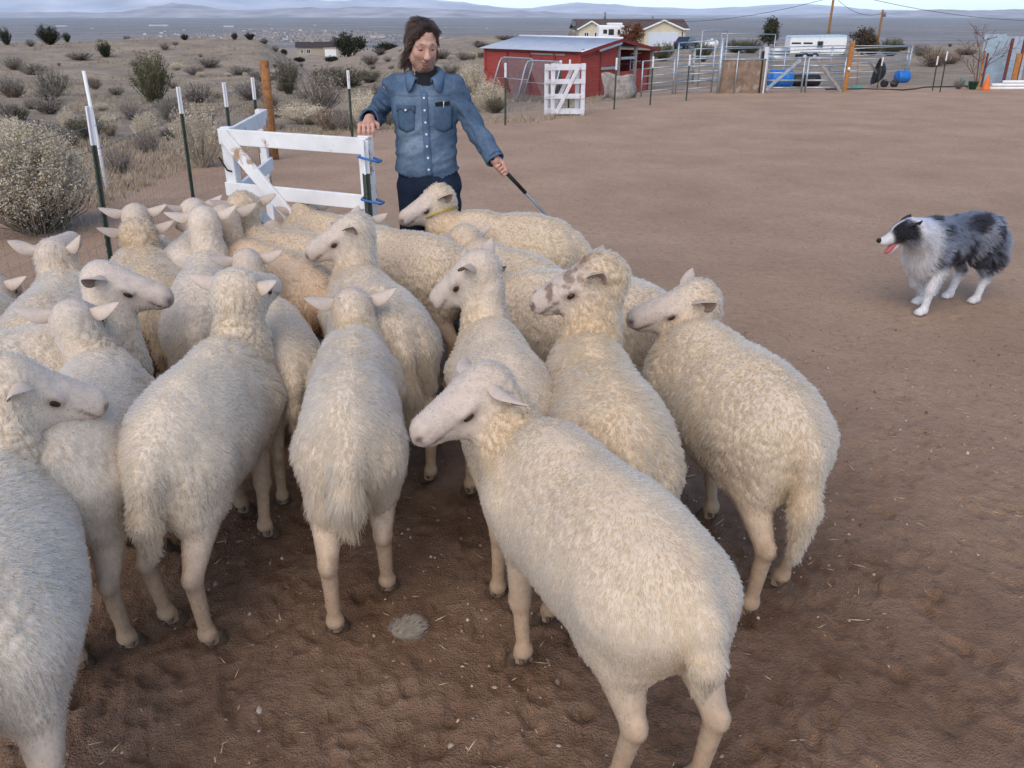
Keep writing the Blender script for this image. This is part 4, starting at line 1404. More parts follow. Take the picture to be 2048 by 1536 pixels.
STICK_A, STICK_B = (-.120, 4.545, 1.060), (.470, 4.80, .400)
build_man()
_st = empty('herding_stick', STICK_A, 0, 'slim grey herding stick with dark grip held low by the man', 'stick')
_d = Vector(STICK_B) - Vector(STICK_A)
M_GRIP = mat('stick_grip', (.03, .027, .024), .7)
M_SHAFT = mat('stick_shaft', (.22, .25, .29), .4, metal=.3)
m = MB(); m.tube([(0, 0, 0), tuple(_d * .33)], [.0125, .0105], 10); m.build('grip', M_GRIP, _st, True)
m = MB(); m.tube([tuple(_d * .32), tuple(_d)], [.0085, .0065], 8); m.build('shaft', M_SHAFT, _st, True)

# ------------------------------------------------------------------ the dog
def build_dog():
    B = Body()
    # local: x forward, rump at x=0
    B.ell((.06, 0, .430), (.135, .105, .115), k=.06)
    B.ell((.26, 0, .405), (.22, .108, .120), k=.07)
    B.ell((.44, 0, .385), (.155, .115, .155), k=.06)
    B.cone((.14, 0, .50), (.46, 0, .475), .05, .055, .06)
    B.ell((.53, 0, .345), (.09, .095, .12), k=.05)
    P = np.array((.690, -.005, .520))
    f = nrm(np.array((.84, -.44, -.30)))
    d, s, u = frame_from(f)
    def h(a, b_, c):
        return P + d * a + s * b_ + u * c
    Mh = np.stack([d, s, u])
    B.cone((.50, 0, .43), h(-.02, 0, -.03), .120, .082, .05, 'neck')
    B.ell(h(.02, 0, 0), (.076, .068, .062), Mh, .03, 'head')
    B.cone(h(.055, 0, -.016), h(.150, 0, -.028), .047, .0270, .02, 'head')
    B.ell(h(.06, 0, .020), (.035, .036, .022), Mh, .02, 'head')
    jaw = nrm(d * .86 - u * .5)
    B.cone(h(.045, 0, -.052), h(.045, 0, -.052) + jaw * .098, .026, .0130, .008, 'head')
    for q in (-1, 1):
        B.ell(h(.045, q * .040, -.015), (.04, .022, .032), Mh, .02, 'head')
        B.cut(h(.088, q * .038, .016), h(.092, q * .040, .016), .008, .008, .005)
    # legs
    for q, fx, kx in ((1, .52, .50), (-1, .36, .44)):
        B.cone((.47, q * .065, .36), (.455, q * .075, .27), .07, .045, .03, 'leg')
        B.cone((.455, q * .075, .27), (kx, q * .075, .145), .038, .026, .02, 'leg')
        B.cone((kx, q * .075, .145), (fx, q * .075, .045), .024, .022, .015, 'leg')
        B.ell((fx + .02, q * .075, .022), (.045, .030, .022), k=.015, tag='leg')
        for t in (-1.5, -.5, .5, 1.5):
            B.ell((fx + .055 - abs(t) * .006, q * .075 + t * .0125, .014), (.016, .0085, .013), k=.005, tag='leg')
    for q, fx in ((1, .05), (-1, .11)):
        B.cone((.07, q * .06, .42), (.10 + fx * .3, q * .075, .30), .10, .055, .04, 'leg')
        B.cone((.10 + fx * .3, q * .075, .30), (-.045 + fx * .7, q * .07, .175), .048, .026, .02, 'leg')
        B.cone((-.045 + fx * .7, q * .07, .175), (-.02 + fx, q * .07, .045), .023, .021, .012, 'leg')
        B.ell((.0 + fx, q * .07, .022), (.042, .029, .022), k=.015, tag='leg')
        for t in (-1.5, -.5, .5, 1.5):
            B.ell((.036 + fx - abs(t) * .006, q * .07 + t * .012, .014), (.015, .0085, .013), k=.005, tag='leg')
    B.chain([((-.05, 0, .46), .055), ((-.10, .01, .38), .06), ((-.11, .02, .28), .055), ((-.08, .02, .20), .03)], .04, 'tail')
    V, Q = B.mesh(.0065)
    V = relax(V, Q, 1, .4)
    N = vnormals(V, Q)
    W = B.weights(V, ['body', 'neck', 'head', 'leg', 'tail'], .015)
    grey = np.array((.12, .13, .155))
    black = np.array((.006, .006, .008))
    white = np.array((.60, .585, .565))
    n1 = fbm(V * 11 + 3.3, 4, 51)
    n2 = fbm(V * 26, 3, 52)
    m1 = sstep(.485, .535, n1 * .72 + n2 * .28)[:, None]
    col = grey * (.75 + .6 * n2[:, None]) * (1 - m1) + black * m1
    up_ = sstep(.44, .52, V[:, 2])[:, None] * (W[:, :1])
    col = col * (1 - up_ * .45) + black * 2 * up_ * .45
    wh = np.maximum.reduce([sstep(.20, .12, V[:, 2]), sstep(.55, .585, V[:, 0] + .04 * n1) * sstep(.715, .68, V[:, 0] - .10 * (V[:, 2] - .5)), sstep(.40, .48, V[:, 0]) * sstep(.33, .25, V[:, 2] + .06 * (n1 - .5))])
    hd = W[:, 2]
    q = V - P
    muz = sstep(.085, .115, q @ d)
    blaze = sstep(.016, .008, np.abs(q @ s)) * sstep(.0, .02, q @ u) * sstep(.0, .03, q @ d)
    wh = np.maximum(wh, hd * np.maximum(np.maximum(muz, blaze), sstep(-.045, -.07, q @ u)))
    wh = np.clip(wh, 0, 1)[:, None]
    col = col * (1 - wh) + white * (.85 + .25 * n2[:, None]) * wh
    ehd = hd * (1 - wh[:, 0])
    col = col * (1 - .8 * ehd[:, None]) + black * 1.6 * .8 * ehd[:, None]
    mouth = np.exp(-((q @ u - (-.036 - .30 * np.clip((q @ d) - .05, 0, 1))) / .006) ** 2) * sstep(.055, .07, q @ d) * hd
    col = col * (1 - .9 * mouth[:, None]) + np.array((.10, .02, .02)) * .9 * mouth[:, None]
    dog = link('dog', np_mesh('dog', V, Q, M_SHEEP, col), None, (3.08, 5.31, gz(3.08, 5.3)), (0, 0, R(207)), 1.06)
    tag(dog, 'black, grey and white merle sheepdog standing on the sand with its mouth open', 'dog')
    fl = np.zeros_like(V)
    fl[:, 0] = -1
    fl[:, 2] = -.7
    fl += (np.stack([fbm(V * 8 + 7 * k, 2, 60 + k) for k in range(3)], 1) - .5) * 1.2
    fl = fl * (1 - hd[:, None]) + hd[:, None] * (-d)
    low = sstep(.16, .10, V[:, 2])
    ln = (.038 * (W[:, 0] + W[:, 1] * 1.1 + W[:, 4] * 1.5) + .022 * W[:, 3] * (1 - low) + .006) * (1 - .8 * hd)
    fur('coat', dog, V, Q, N, .5 + .5 * (1 - hd), ln, fl, 42000, .0011, col * .8, col * 1.15, M_STRAND, stand=.25, clump=.55, csize=.020, jit=.14, wave=.05, K=4, seed=61, cvar=.18)
    for q_ in (-1, 1):
        m = ear_mesh('ear', .062, .058, (.030, .030, .034), (.06, .05, .05), .5)
        e = link('ear', m, dog)
        ea = nrm(s * q_ * .70 - d * .55 - u * .12)
        en = nrm(s * q_ * .6 - u * .6)
        en = nrm(en - ea * (en @ ea))
        ey = np.cross(en, ea)
        p = h(.005, q_ * .040, .040)
        e.matrix_local = Matrix(((ea[0], ey[0], en[0], p[0]), (ea[1], ey[1], en[1], p[1]), (ea[2], ey[2], en[2], p[2]), (0, 0, 0, 1)))
        m = MB(); m.lathe([(.009 * math.sin(a), -.009 * math.cos(a)) for a in np.linspace(.2, math.pi - .2, 7)], n=10)
        m.build('eye', M_EYE, dog, True, loc=tuple(h(.086, q_ * .033, .016)))
    Nb = Body(); Nb.ell(h(.174, 0, -.014), (.016, .017, .014), Mh, .01)
    nv, nq = Nb.mesh(.004)
    link('nose', np_mesh('nose', nv, nq, mat('dog_nose', (.012, .011, .012), .35, bstr=.2, bscale=200)), dog)
    Tb = Body()
    t0 = h(.055, 0, -.046)
    for k in range(13):
        a = k / 12
        Tb.ell(t0 + jaw * (.01 + .080 * a) + u * (.009 - .016 * a * a), (.024, .017 - .004 * a, .006), Mh, .01)
    tv, tq = Tb.mesh(.004)
    link('tongue', np_mesh('tongue', tv, tq, mat('tongue_flesh', (.45, .12, .12), .4, var=.15, bstr=0)), dog)
    return dog
build_dog()

# ------------------------------------------------------------------ paint, wood and metal
M_WPAINT = mat('weathered_white_paint', (.74, .74, .72), .6, var=.12, wear=(.40, .27, .17), wscale=5.5, wthr=(.60, .66), bstr=.25, bscale=25)
M_WPAINT2 = mat('chalky_white_paint', (.66, .66, .66), .7, var=.15, wear=(.35, .30, .26), wscale=9, wthr=(.62, .68), bstr=.2)
M_TGREEN = mat('green_post_steel', (.065, .082, .062), .6, var=.3, wear=(.16, .12, .09), wscale=14, wthr=(.62, .70), bstr=.2)
M_TWHITE = mat('white_post_tip', (.78, .78, .77), .55, var=.08, wear=(.35, .30, .24), wscale=30, wthr=(.64, .70))
M_WOOD = mat('stained_post_wood', (.30, .135, .045), .75, var=.45, scale=14, bstr=.5, bscale=30, wear=(.14, .065, .03), wscale=7)
M_WOOD2 = mat('orange_wood', (.42, .18, .05), .75, var=.3, scale=10, bstr=.4)
M_WIRE = mat('fence_wire', (.20, .19, .19), .5, metal=.6, bstr=0)
M_ROPE = mat('blue_cord', (.05, .17, .42), .8, var=.25, scale=90, bstr=.3, bscale=200)
M_GALV = mat('galvanised_pipe', (.42, .46, .48), .42, metal=.65, var=.22, scale=9, bstr=.05, wear=(.25, .17, .11), wscale=5, wthr=(.66, .74))
M_GALVDK = mat('dull_steel', (.22, .24, .25), .5, metal=.5, var=.3, bstr=.05)
M_RED = mat('red_barn_paint', (.34, .060, .045), .75, var=.25, scale=3, bstr=.25, wear=(.20, .05, .04), wscale=3)
M_REDDK = mat('red_barn_trim', (.22, .035, .030), .75, var=.25, scale=5, bstr=.2)
M_ROOF = mat('corrugated_roof_steel', (.60, .64, .68), .38, metal=.45, var=.12, scale=2.5, bstr=.05, wear=(.38, .33, .30), wscale=4, wthr=(.66, .74))
M_GREYWOOD = mat('weathered_grey_wood', (.30, .27, .25), .85, var=.35, scale=12, bstr=.4)
M_PLY = mat('old_plywood', (.24, .165, .115), .85, var=.4, scale=4, bstr=.3, wear=(.34, .27, .21), wscale=3)
M_BLUE = mat('blue_plastic', (.02, .16, .50), .4, var=.2, bstr=0)
M_BLACKP = mat('black_plastic', (.02, .02, .022), .5, var=.3, bstr=0)
M_GREENP = mat('green_plastic', (.02, .10, .05), .5, var=.2, bstr=0)
M_TEAL = mat('teal_plastic', (.10, .30, .26), .5, var=.2, bstr=0)
M_ORANGE = mat('cone_orange', (.75, .16, .02), .5, var=.15, bstr=0)
M_WHITEP = mat('white_plastic', (.78, .78, .76), .45, var=.08, bstr=0)
M_GREYSHEET = mat('grey_metal_sheet', (.36, .45, .50), .5, metal=.3, var=.18, bstr=.05)
M_RUST = mat('rust_red_steel', (.17, .05, .035), .8, var=.35, bstr=.3)
M_GLASS = mat('dark_window_glass', (.03, .035, .045), .08, var=.2, bstr=0, spec=.6)

def tpost(parent, x, y, h, lean=(0, 0), white=.26, name='post'):
    """steel T-post: flange + studded web, white-dipped tip as its own piece"""
    m = MB()
    zs = h - white
    L = lambda z: Vector((lean[0] * z, lean[1] * z, z))
    m.bar(L(-.2), L(zs), .038, .005, (1, 0, 0))
    m.bar(L(-.2) + Vector((0, -.016, 0)), L(zs) + Vector((0, -.016, 0)), .028, .006, (0, 1, 0))
    k = .15
    while k < zs:
        m.box(L(k) + Vector((0, -.033, 0)), (.012, .010, .016)); k += .055
    z = gz(x, y)
    p = m.build(name, M_TGREEN, parent, loc=(x, y, z))
    m = MB()
    m.bar(L(zs), L(h), .042, .007, (1, 0, 0))
    m.bar(L(zs) + Vector((0, -.016, 0)), L(h) + Vector((0, -.016, 0)), .032, .008, (0, 1, 0))
    m.build('white_tip', M_TWHITE, p)
    return p

def wire_run(parent, pts, heights, mesh_top=0., dx=.10, barbed=True, r=.0022, sag=.012):
    for hgt in heights:
        m = MB()
        for a, b in zip(pts[:-1], pts[1:]):
            za, zb = gz(*a), gz(*b)
            P_ = []
            for k in range(7):
                t = k / 6
                P_.append((a[0] + (b[0] - a[0]) * t, a[1] + (b[1] - a[1]) * t - .045, za + (zb - za) * t + hgt - sag * 4 * t * (1 - t)))
            m.tube(P_, r, 4, False)
            if barbed:
                n = int(math.dist(a, b) / .12)
                for k in range(1, n):
                    t = k / n
                    c = Vector((a[0] + (b[0] - a[0]) * t, a[1] + (b[1] - a[1]) * t - .045, za + (zb - za) * t + hgt - sag * 4 * t * (1 - t)))
                    m.tube([c + Vector((-.008, 0, -.016)), c + Vector((.008, 0, .016))], r * .9, 3, False)
                    m.tube([c + Vector((.010, 0, -.014)), c + Vector((-.010, 0, .014))], r * .9, 3, False)
        m.build('barbed_wire' if barbed else 'wire', M_WIRE, parent)
    if mesh_top:
        m = MB()
        for a, b in zip(pts[:-1], pts[1:]):
            za, zb = gz(*a), gz(*b)
            n = max(2, int(math.dist(a, b) / dx))
            for k in range(n):
                t = k / n
                p = Vector((a[0] + (b[0] - a[0]) * t, a[1] + (b[1] - a[1]) * t - .05, za + (zb - za) * t))
                m.tube([p, p + Vector((0, 0, mesh_top))], r * .55, 3, False)
            nh = int(mesh_top / .10)
            for k in range(nh + 1):
                z = .02 + k * (mesh_top - .02) / nh
                m.tube([(a[0], a[1] - .05, za + z), (b[0], b[1] - .05, zb + z)], r * .55, 3, False)
        o = m.build('wire_mesh', M_WIRE, parent)
        o['kind'] = 'stuff'

# ------------------------------------------------------------------ fence along the left side and the back of the paddock
fl = empty('wire_fence', (0, 0, 0), 0, 'wire fence on white-tipped green steel posts beside the flock at left', 'fence')
LP = [(-3.30, 2.6), (-2.99, 5.98), (-3.43, 8.92), (-3.22, 9.75), (-3.24, 10.9), (-3.36, 11.95)]
for i, (x, y) in enumerate(LP[:-1]):
    tpost(fl, x, y, 1.17 if i == 1 else 1.13, ((.0, 0), (.055, 0), (.02, 0), (.01, 0), (.015, 0))[i])
m = MB()
m.tube([(0, 0, -.3), (.0, 0, .5), (.01, 0, 1.30)], [.066, .064, .060], 14)
wp = m.build('wooden_post', M_WOOD, fl, True, loc=(-3.36, 11.95, gz(-3.36, 11.95)))
wire_run(fl, LP, (1.02, .86), .80, .10)
fb = empty('wire_fence', (0, 0, 0), 0, 'wire fence on thin steel posts crossing behind the man toward the red shed', 'fence')
BP = [(-3.36, 11.95), (-2.45, 13.1), (-.13, 16.6), (1.26, 19.35), (2.40, 20.35), (3.42, 21.48), (4.60, 22.95), (6.05, 25.9)]
for x, y in BP[1:-1]:
    tpost(fb, x, y, 1.13, (.008, 0))
wire_run(fb, BP, (1.0, .70, .42), 0, barbed=False)
wire_run(fb, BP[2:], (), .62, .16)
fr = empty('wire_fence', (0, 0, 0), 0, 'low wire fence with thin posts right of the orange gate post', 'fence')
RP = [(10.15, 26.5), (12.95, 26.4), (16.4, 28.6)]
tpost(fr, 12.95, 26.4, 1.15, (-.01, 0)); tpost(fr, 13.10, 27.2, 1.0, (-.03, 0)); tpost(fr, 11.95, 28.6, .95, (.03, 0))
wire_run(fr, RP, (.85,), .75, .15, barbed=False)
m = MB(); m.tube([(0, 0, -.2), (.0, 0, 1.27)], .020, 8)
tag(m.build('marker_pole', M_WHITEP, None, True, loc=(-4.62, 9.5, gz(-4.62, 9.5))), 'tall white plastic pole behind the leftmost fence post', 'pole')

# ------------------------------------------------------------------ white wooden gate beside the man
def gate_panel(name, label, a, b, za, top, rails, diag, posts=(.075, .04), group=None, wmat=None, zb=None, bottom=.12):
    wmat = wmat or M_WPAINT
    a, b = Vector((*a, za)), Vector((*b, za if zb is None else zb))
    L = (b - a).length
    rz = math.atan2(b.y - a.y, b.x - a.x)
    g = empty(name, a, rz, label, 'gate', group)
    for x in (posts[0] / 2, L - posts[0] / 2):
        m = MB(); m.box((x, .0, (top + bottom) / 2), (posts[0], posts[1], top - bottom)); m.build('upright', wmat, g, bevel=.004)
    for z, w in rails:
        m = MB(); m.box((L / 2, -posts[1] / 2 - .012, z), (L - .004, .022, w)); m.build('rail', wmat, g, bevel=.003)
    for (x0, z0, x1, z1, w) in diag:
        m = MB(); m.bar((x0 * L, -posts[1] / 2 - .036, z0), (x1 * L, -posts[1] / 2 - .036, z1), w, .022, (0, 0, 1)); m.build('brace', wmat, g, bevel=.003)
    return g
g1 = gate_panel('wooden_gate', 'white wooden gate panel with diagonal brace under the man\'s hand', (-1.655, 4.90), (-.745, 4.50), 0., 1.165, [(1.115, .086), (.820, .078), (.30, .08)], [(.05, 1.13, .93, .22, .075)], (.070, .05))
m = MB()
m.tube([(-.010, -.05, 1.0), (.045, -.055, .93), (.05, .03, .90)], .006, 6)
m.build('hinge_strap', M_BLACKP, g1, True)
g2 = gate_panel('wooden_gate', 'white wooden gate panel set at right angles behind the braced gate', (-1.67, 4.96), (-1.752, 6.02), 0., 1.15, [(1.10, .095), (.78, .085), (.30, .09)], [(.95, .25, .1, .70, .085)], (.07, .05))
tp = empty('steel_post', (-.772, 4.44, 0), 0, 'green steel post with white top tied to the white gate by blue cord', 'post')
m = MB()
m.bar((.0, 0, -.2), (.0, 0, .98), .040, .006, (1, 0, 0)); m.bar((0, -.018, -.2), (0, -.018, .98), .032, .007, (0, 1, 0))
for k in range(15):
    m.box((.0, -.037, .12 + .055 * k), (.012, .010, .016))
m.build('shaft', M_TGREEN, tp)
m = MB(); m.bar((.0, 0, .98), (0, 0, 1.15), .042, .008, (1, 0, 0)); m.bar((0, -.018, .98), (0, -.018, 1.15), .034, .009, (0, 1, 0)); m.build('white_top', M_TWHITE, tp)
for z in (1.06, .84, .64):
    m = MB()
    P_ = [(-.030 + .085 * (1 - math.cos(t)) * .5 - .0, (.052 + .020) * .5 - .075 * math.cos(t + 1.57) * 1.0, z - .02 * math.sin(t)) for t in np.linspace(0, 6.28, 17)]
    P_ = [(-.026, -.045, z + .012), (.03, -.055, z), (.074, -.040, z - .014), (.078, .04, z - .02), (.03, .075, z - .01), (-.024, .06, z + .01), (-.026, -.045, z + .012)]
    m.tube(P_, .0065, 6); m.build('cord', M_ROPE, tp, True)
gate_panel('wooden_gate', 'front one of two small white gates leaning together before the red shed', (.83, 18.72), (1.57, 18.78), gz(1.2, 18.75), 1.06, [(.99, .12), (.70, .10), (.40, .10), (.09, .11)], [(.16, .05, .78, 1.0, .08)], (.09, .04), 'small white gates by the shed', M_WPAINT2, bottom=0)
gate_panel('wooden_gate', 'rear one of two small white gates leaning together before the red shed', (.70, 18.92), (1.46, 18.98), gz(1.1, 18.95), 1.05, [(.98, .12), (.69, .10), (.39, .10), (.09, .11)], [(.20, .05, .80, 1.0, .08)], (.09, .04), 'small white gates by the shed', M_WPAINT2, bottom=0)

# ------------------------------------------------------------------ red shed
def corrugated(u0, u1, v0, v1, nu, amp, fn):
    V, F = [], []
    for i in range(nu + 1):
        u = u0 + (u1 - u0) * i / nu
        o = amp * (1 if i % 2 else -1)
        for v in (v0, v1):
            V.append(fn(u, v, o))
    for i in range(nu):
        F.append((2 * i, 2 * i + 2, 2 * i + 3, 2 * i + 1))
    return V, F

def build_shed():
    FR = Vector((2.36, 30.2, 0))
    rz = math.atan2(.697, -.716)       # local +x runs from the front right corner to the front left one
    LU, LV = 4.75, 4.15
    g = empty('red_shed', (FR.x, FR.y, gz(2.36, 30.2)), rz, 'red livestock shed with pale corrugated metal roof and an open end bay', 'shed')
    ez = .575 - gz(2.36, 30.2)
    rzg = ez + .36
    b0 = -.45
    # local y is negative away from the camera (right-handed frame), so depth = -v
    def wall(name, x0, x1, y, z0, z1, m=M_RED, t=.05):
        q = MB(); q.box(((x0 + x1) / 2, y, (z0 + z1) / 2), (abs(x1 - x0), t, z1 - z0)); return q.build(name, m, g)
    wall('front_wall', .06, LU - .06, -.04, b0, ez - .09)
    wall('back_wall', .06, LU - .06, -LV + .04, b0, ez - .06)
    for k in range(5):
        x = .04 + k * (LU - .08) / 4
        q = MB(); q.box((x, .006, (b0 + ez) / 2), (.09, .05, ez - b0)); q.build('batten', M_REDDK if 0 < k < 4 else M_RED, g)
    q = MB(); q.box((LU / 2, .012, ez - .035), (LU - .12, .04, .09)); q.build('fascia', M_REDDK, g)
    q = MB(); q.box((LU * .33, .012, ez - .115), (LU * .36, .02, .055)); q.build('gap_board', M_GREYWOOD, g)
    # right end: closed half, open bay behind it
    def endwall(y0, y1, zlo, zhi, nm, mm=M_RED):
        q = MB(); q.box((.02, (y0 + y1) / 2, (zlo + zhi) / 2), (.05, abs(y1 - y0), zhi - zlo)); return q.build(nm, mm, g)
    endwall(-.06, -1.05, b0, ez + .08, 'end_wall', M_RED)
    endwall(-1.05, -1.95, b0, ez + .22, 'end_wall', M_RED)
    q = MB(); q.box((-.012, -1.05, ez / 2), (.03, .07, ez + .2)); q.build('batten', M_REDDK, g)
    endwall(-2.1, -3.9, b0, ez * .52, 'low_wall', M_RED)
    for y, zt in ((-2.05, rzg - .03), (-3.05, ez + .14), (-LV + .06, ez - .02)):
        q = MB(); q.box((-.02, y, (b0 + zt) / 2), (.10, .10, zt - b0)); q.build('bay_post', M_GREYWOOD, g)
    for z in (ez * .62, ez * .82):
        q = MB(); q.box((-.05, -1.5 if z < ez * .7 else -2.6, z), (.025, .9, .09)); q.build('pale_board', M_GALV, g)
    wall('left_end', LU - .05, LU, -LV / 2, b0, ez, M_RED, LV - .1)
    # roof
    ov = .14
    for nm, va, vb, za, zb in (('roof_front', .16, -LV / 2, ez - .02, rzg), ('roof_back', -LV - .16, -LV / 2, ez - .02, rzg)):
        q = MB()
        V, F = corrugated(-ov, LU + ov, 0, 1, 96, .012, lambda u, v, o: Vector((u, va + (vb - va) * v, za + (zb - za) * v + o + .03)))
        q.add(V, F)
        o = q.build(nm, M_ROOF, g, True)
        md = o.modifiers.new('t', 'SOLIDIFY'); md.thickness = .006
    q = MB(); q.tube([(-ov - .01, -LV / 2, rzg + .035), (LU + ov + .01, -LV / 2, rzg + .035)], .045, 8); q.build('ridge_cap', M_WHITEP, g, True)
    for (ya, yb, za, zb) in ((.16, -LV / 2, ez - .05, rzg - .03), (-LV - .16, -LV / 2, ez - .05, rzg - .03)):
        q = MB(); q.bar((-ov - .02, ya, za), (-ov - .02, yb, zb), .11, .03, (0, 0, 1)); q.build('barge_board', M_REDDK, g)
    q = MB(); q.bar((-ov - .05, -.75, ez + .02), (-ov - .05, -2.0, rzg - .12), .07, .03, (0, 0, 1)); q.build('pale_board', M_GALV, g)
    return g
build_shed()

# chain-link panels leaning on the shed's front
def link_panel(label, a, b, h, lean):
    a, b = Vector(a), Vector(b)
    L = (b - a).length
    rz = math.atan2(b.y - a.y, b.x - a.x)
    g = empty('chain_link_panel', (a.x, a.y, gz(a.x, a.y) - .03), rz, label, 'fence panel', 'chain link panels against the shed')
    T = lambda x, z: (x, z * lean, z)
    q = MB()
    q.tube([T(0, 0), T(0, h - .16), T(.05, h - .05), T(.16, h), T(L - .16, h), T(L - .05, h - .05), T(L, h - .16), T(L, 0)], .028, 8)
    q.build('frame', M_GALV, g, True)
    q = MB(); q.tube([T(0, h * .5), T(L, h * .5)], .014, 6); q.build('mid_rail', M_GALV, g, True)
    q = MB()
    s = .055
    n = int((L + h) / s)
    for k in range(n):
        for sg in (1, -1):
            x0 = k * s - (h if sg > 0 else 0)
            p, e = (x0, 0), (x0 + h, h)
            if sg < 0:
                p, e = (x0, h), (x0 + h, 0)
                if x0 > L: continue
            t0 = max(0, -p[0] / h); t1 = min(1, (L - p[0]) / h)
            if t1 - t0 < .03: continue
            f = lambda t: T(p[0] + (e[0] - p[0]) * t, p[1] + (e[1] - p[1]) * t)
            q.tube([f(t0), f(t1)], .0060, 3, False)
    o = q.build('chain_mesh', M_GALVDK, g)
    o['kind'] = 'stuff'
link_panel('left chain link panel leaning on the red shed', (-.82, 31.6), (.35, 30.3), 1.35, .42)
link_panel('right chain link panel leaning on the red shed, nearest the stacked posts', (.15, 29.75), (1.28, 28.75), 1.36, .40)
for k, (dx, hh) in enumerate(((0, 1.26), (.10, 1.22), (.20, 1.28))):
    pb = empty('stored_post', (1.44 + dx, 29.35 + .05 * k, gz(1.5, 29.4)), 0, ('left', 'middle', 'right')[k] + ' one of three dark posts with white ends leaning on the red shed', 'post', 'posts leaning on the shed')
    q = MB(); q.tube([(0, 0, 0), (.0, .28, hh - .25)], .045, 8); q.build('shaft', M_TGREEN, pb, True)
    q = MB(); q.tube([(0, .28, hh - .25), (.0, .35, hh)], .047, 8); q.build('white_end', M_TWHITE, pb, True)
q = MB()
for i in range(5):
    q.box((0, 0, 0), (.01, .01, .01)) if False else None
V, F = [], []
for i in range(9):
    for j in range(5):
        u, v = i / 8, j / 4
        V.append((u * 1.0 + .06 * math.sin(v * 5), .14 * math.sin(u * 7) + .1 * v, v * .75 - .06 * u * v + .04 * math.sin(u * 9)))
for i in range(8):
    for j in range(4):
        F.append((i * 5 + j, i * 5 + 5 + j, i * 5 + 6 + j, i * 5 + j + 1))
q.add(V, F)
_o = q.build('wire_scrap', mat('rusty_mesh_sheet', (.30, .27, .24), .8, var=.4, scale=8, bstr=.5), None, True, loc=(2.75, 26.4, gz(3.2, 26.4)))
_o.modifiers.new('t', 'SOLIDIFY').thickness = .01
tag(_o, 'crumpled grey sheet standing by the shed\'s open end', 'scrap')

# ------------------------------------------------------------------ pipe corral
def pipe_panel(a, b, h, label, rails=5, group='pipe corral panels', arch=0, rr=.020, diag=None, z=None, mt=None):
    a, b = Vector((*a, 0)), Vector((*b, 0))
    L = (b - a).length
    za = gz(a.x, a.y) if z is None else z
    zb = gz(b.x, b.y) if z is None else z
    g = empty('pipe_panel', (a.x, a.y, za), math.atan2(b.y - a.y, b.x - a.x), label, 'corral panel', group)
    dz = zb - za
    mt = mt or M_GALV
    for x, d in ((0.03, 0), (L - .03, dz)):
        q = MB(); q.tube([(x, 0, d - .05), (x, 0, d + h + arch)], rr * 1.15, 8); q.build('post', mt, g, True)
    for k in range(rails):
        zz = h * (.16 + .84 * k / (rails - 1)) - .02
        q = MB(); q.tube([(.03, 0, zz), (L - .03, 0, zz + dz)], rr, 8); q.build('rail', mt, g, True)
    if arch:
        q = MB(); q.tube([(.03, 0, h + arch), (L - .03, 0, dz + h + arch)], rr, 8); q.build('arch', mt, g, True)
    if diag:
        q = MB(); q.bar((diag[0] * L, -.04, h * diag[1]), (diag[2] * L, -.04, h * diag[3]), .09, .03, (0, 0, 1)); q.build('brace', M_GREYWOOD if diag[4] else mt, g)
    return g
pipe_panel((4.0, 27.2), (5.0, 27.0), 1.05, 'short pipe panel next to the red shed\'s open bay')
pipe_panel((5.03, 27.0), (6.1, 26.6), 1.0, 'pipe panel with tall arch between shed and plywood', arch=.46)
pipe_panel((4.4, 33.0), (7.4, 36.0), 1.35, 'pipe panel behind the arch panel, left of the plywood')
pipe_panel((7.4, 36.0), (10.3, 36.8), 1.35, 'far pipe panel behind the plywood board')
pipe_panel((6.4, 30.2), (7.6, 31.5), 1.25, 'pipe panel with arch directly behind the plywood board', arch=.55)
pipe_panel((9.0, 38.5), (11.8, 40.0), 1.4, 'pipe panel with arch in front of the white trailer', arch=.5)
pipe_panel((10.3, 33.5), (13.2, 34.6), 1.3, 'pipe panel behind the orange gate post')
pipe_panel((13.2, 34.6), (16.2, 36.0), 1.28, 'pipe panel behind the wheelbarrow')
pipe_panel((12.0, 41.5), (15.2, 42.2), 1.35, 'far pipe panel below the white trailer')
pipe_panel((15.2, 42.2), (18.4, 41.2), 1.35, 'far right pipe panel of the corral')
pipe_panel((16.2, 36.0), (18.4, 41.2), 1.28, 'corner pipe panel closing the corral at right')
pb = empty('plywood_panel', (6.17, 26.0, gz(6.2, 26)), 0, 'brown plywood sheet standing between steel posts left of the metal gates', 'panel')
q = MB(); q.box((.65, 0, .46), (1.28, .025, .92)); q.build('sheet', M_PLY, pb)
q = MB(); q.tube([(-.04, -.03, -.1), (-.04, -.03, 1.52)], .05, 10); q.build('tall_post', M_GALV, pb, True)
q = MB(); q.tube([(.44, -.035, -.1), (.46, -.035, 1.18)], .022, 8); q.build('post', M_GALV, pb, True)
q = MB(); q.tube([(-.03, -.03, .95), (1.3, -.03, .95)], .02, 8); q.build('rail', M_GALV, pb, True)
wpst = empty('gate_post', (7.42, 26.05, gz(7.4, 26)), 0, 'pale square post with dark edge beside the plywood sheet', 'post')
q = MB(); q.box((0.03, 0, .6), (.11, .12, 1.35)); q.build('pale_face', M_WPAINT2, wpst)
q = MB(); q.box((-.06, -.01, .55), (.05, .12, 1.22)); q.build('dark_edge', M_BLACKP, wpst)
def tube_gate(label, a, b, h, d):
    g = pipe_panel(a, b, h, label, 5, 'steel gates of the corral', rr=.026, diag=d)
    g['category'] = 'gate'
    g.name = 'steel_gate'
    return g
tube_gate('left steel gate with a diagonal brace rising to its right', (7.56, 26.25), (8.74, 26.3), .98, (.05, .08, .85, .95, 0))
tube_gate('right steel gate with a pale diagonal board beside the orange post', (8.80, 26.3), (9.98, 26.35), .98, (.22, .95, .95, .02, 1))
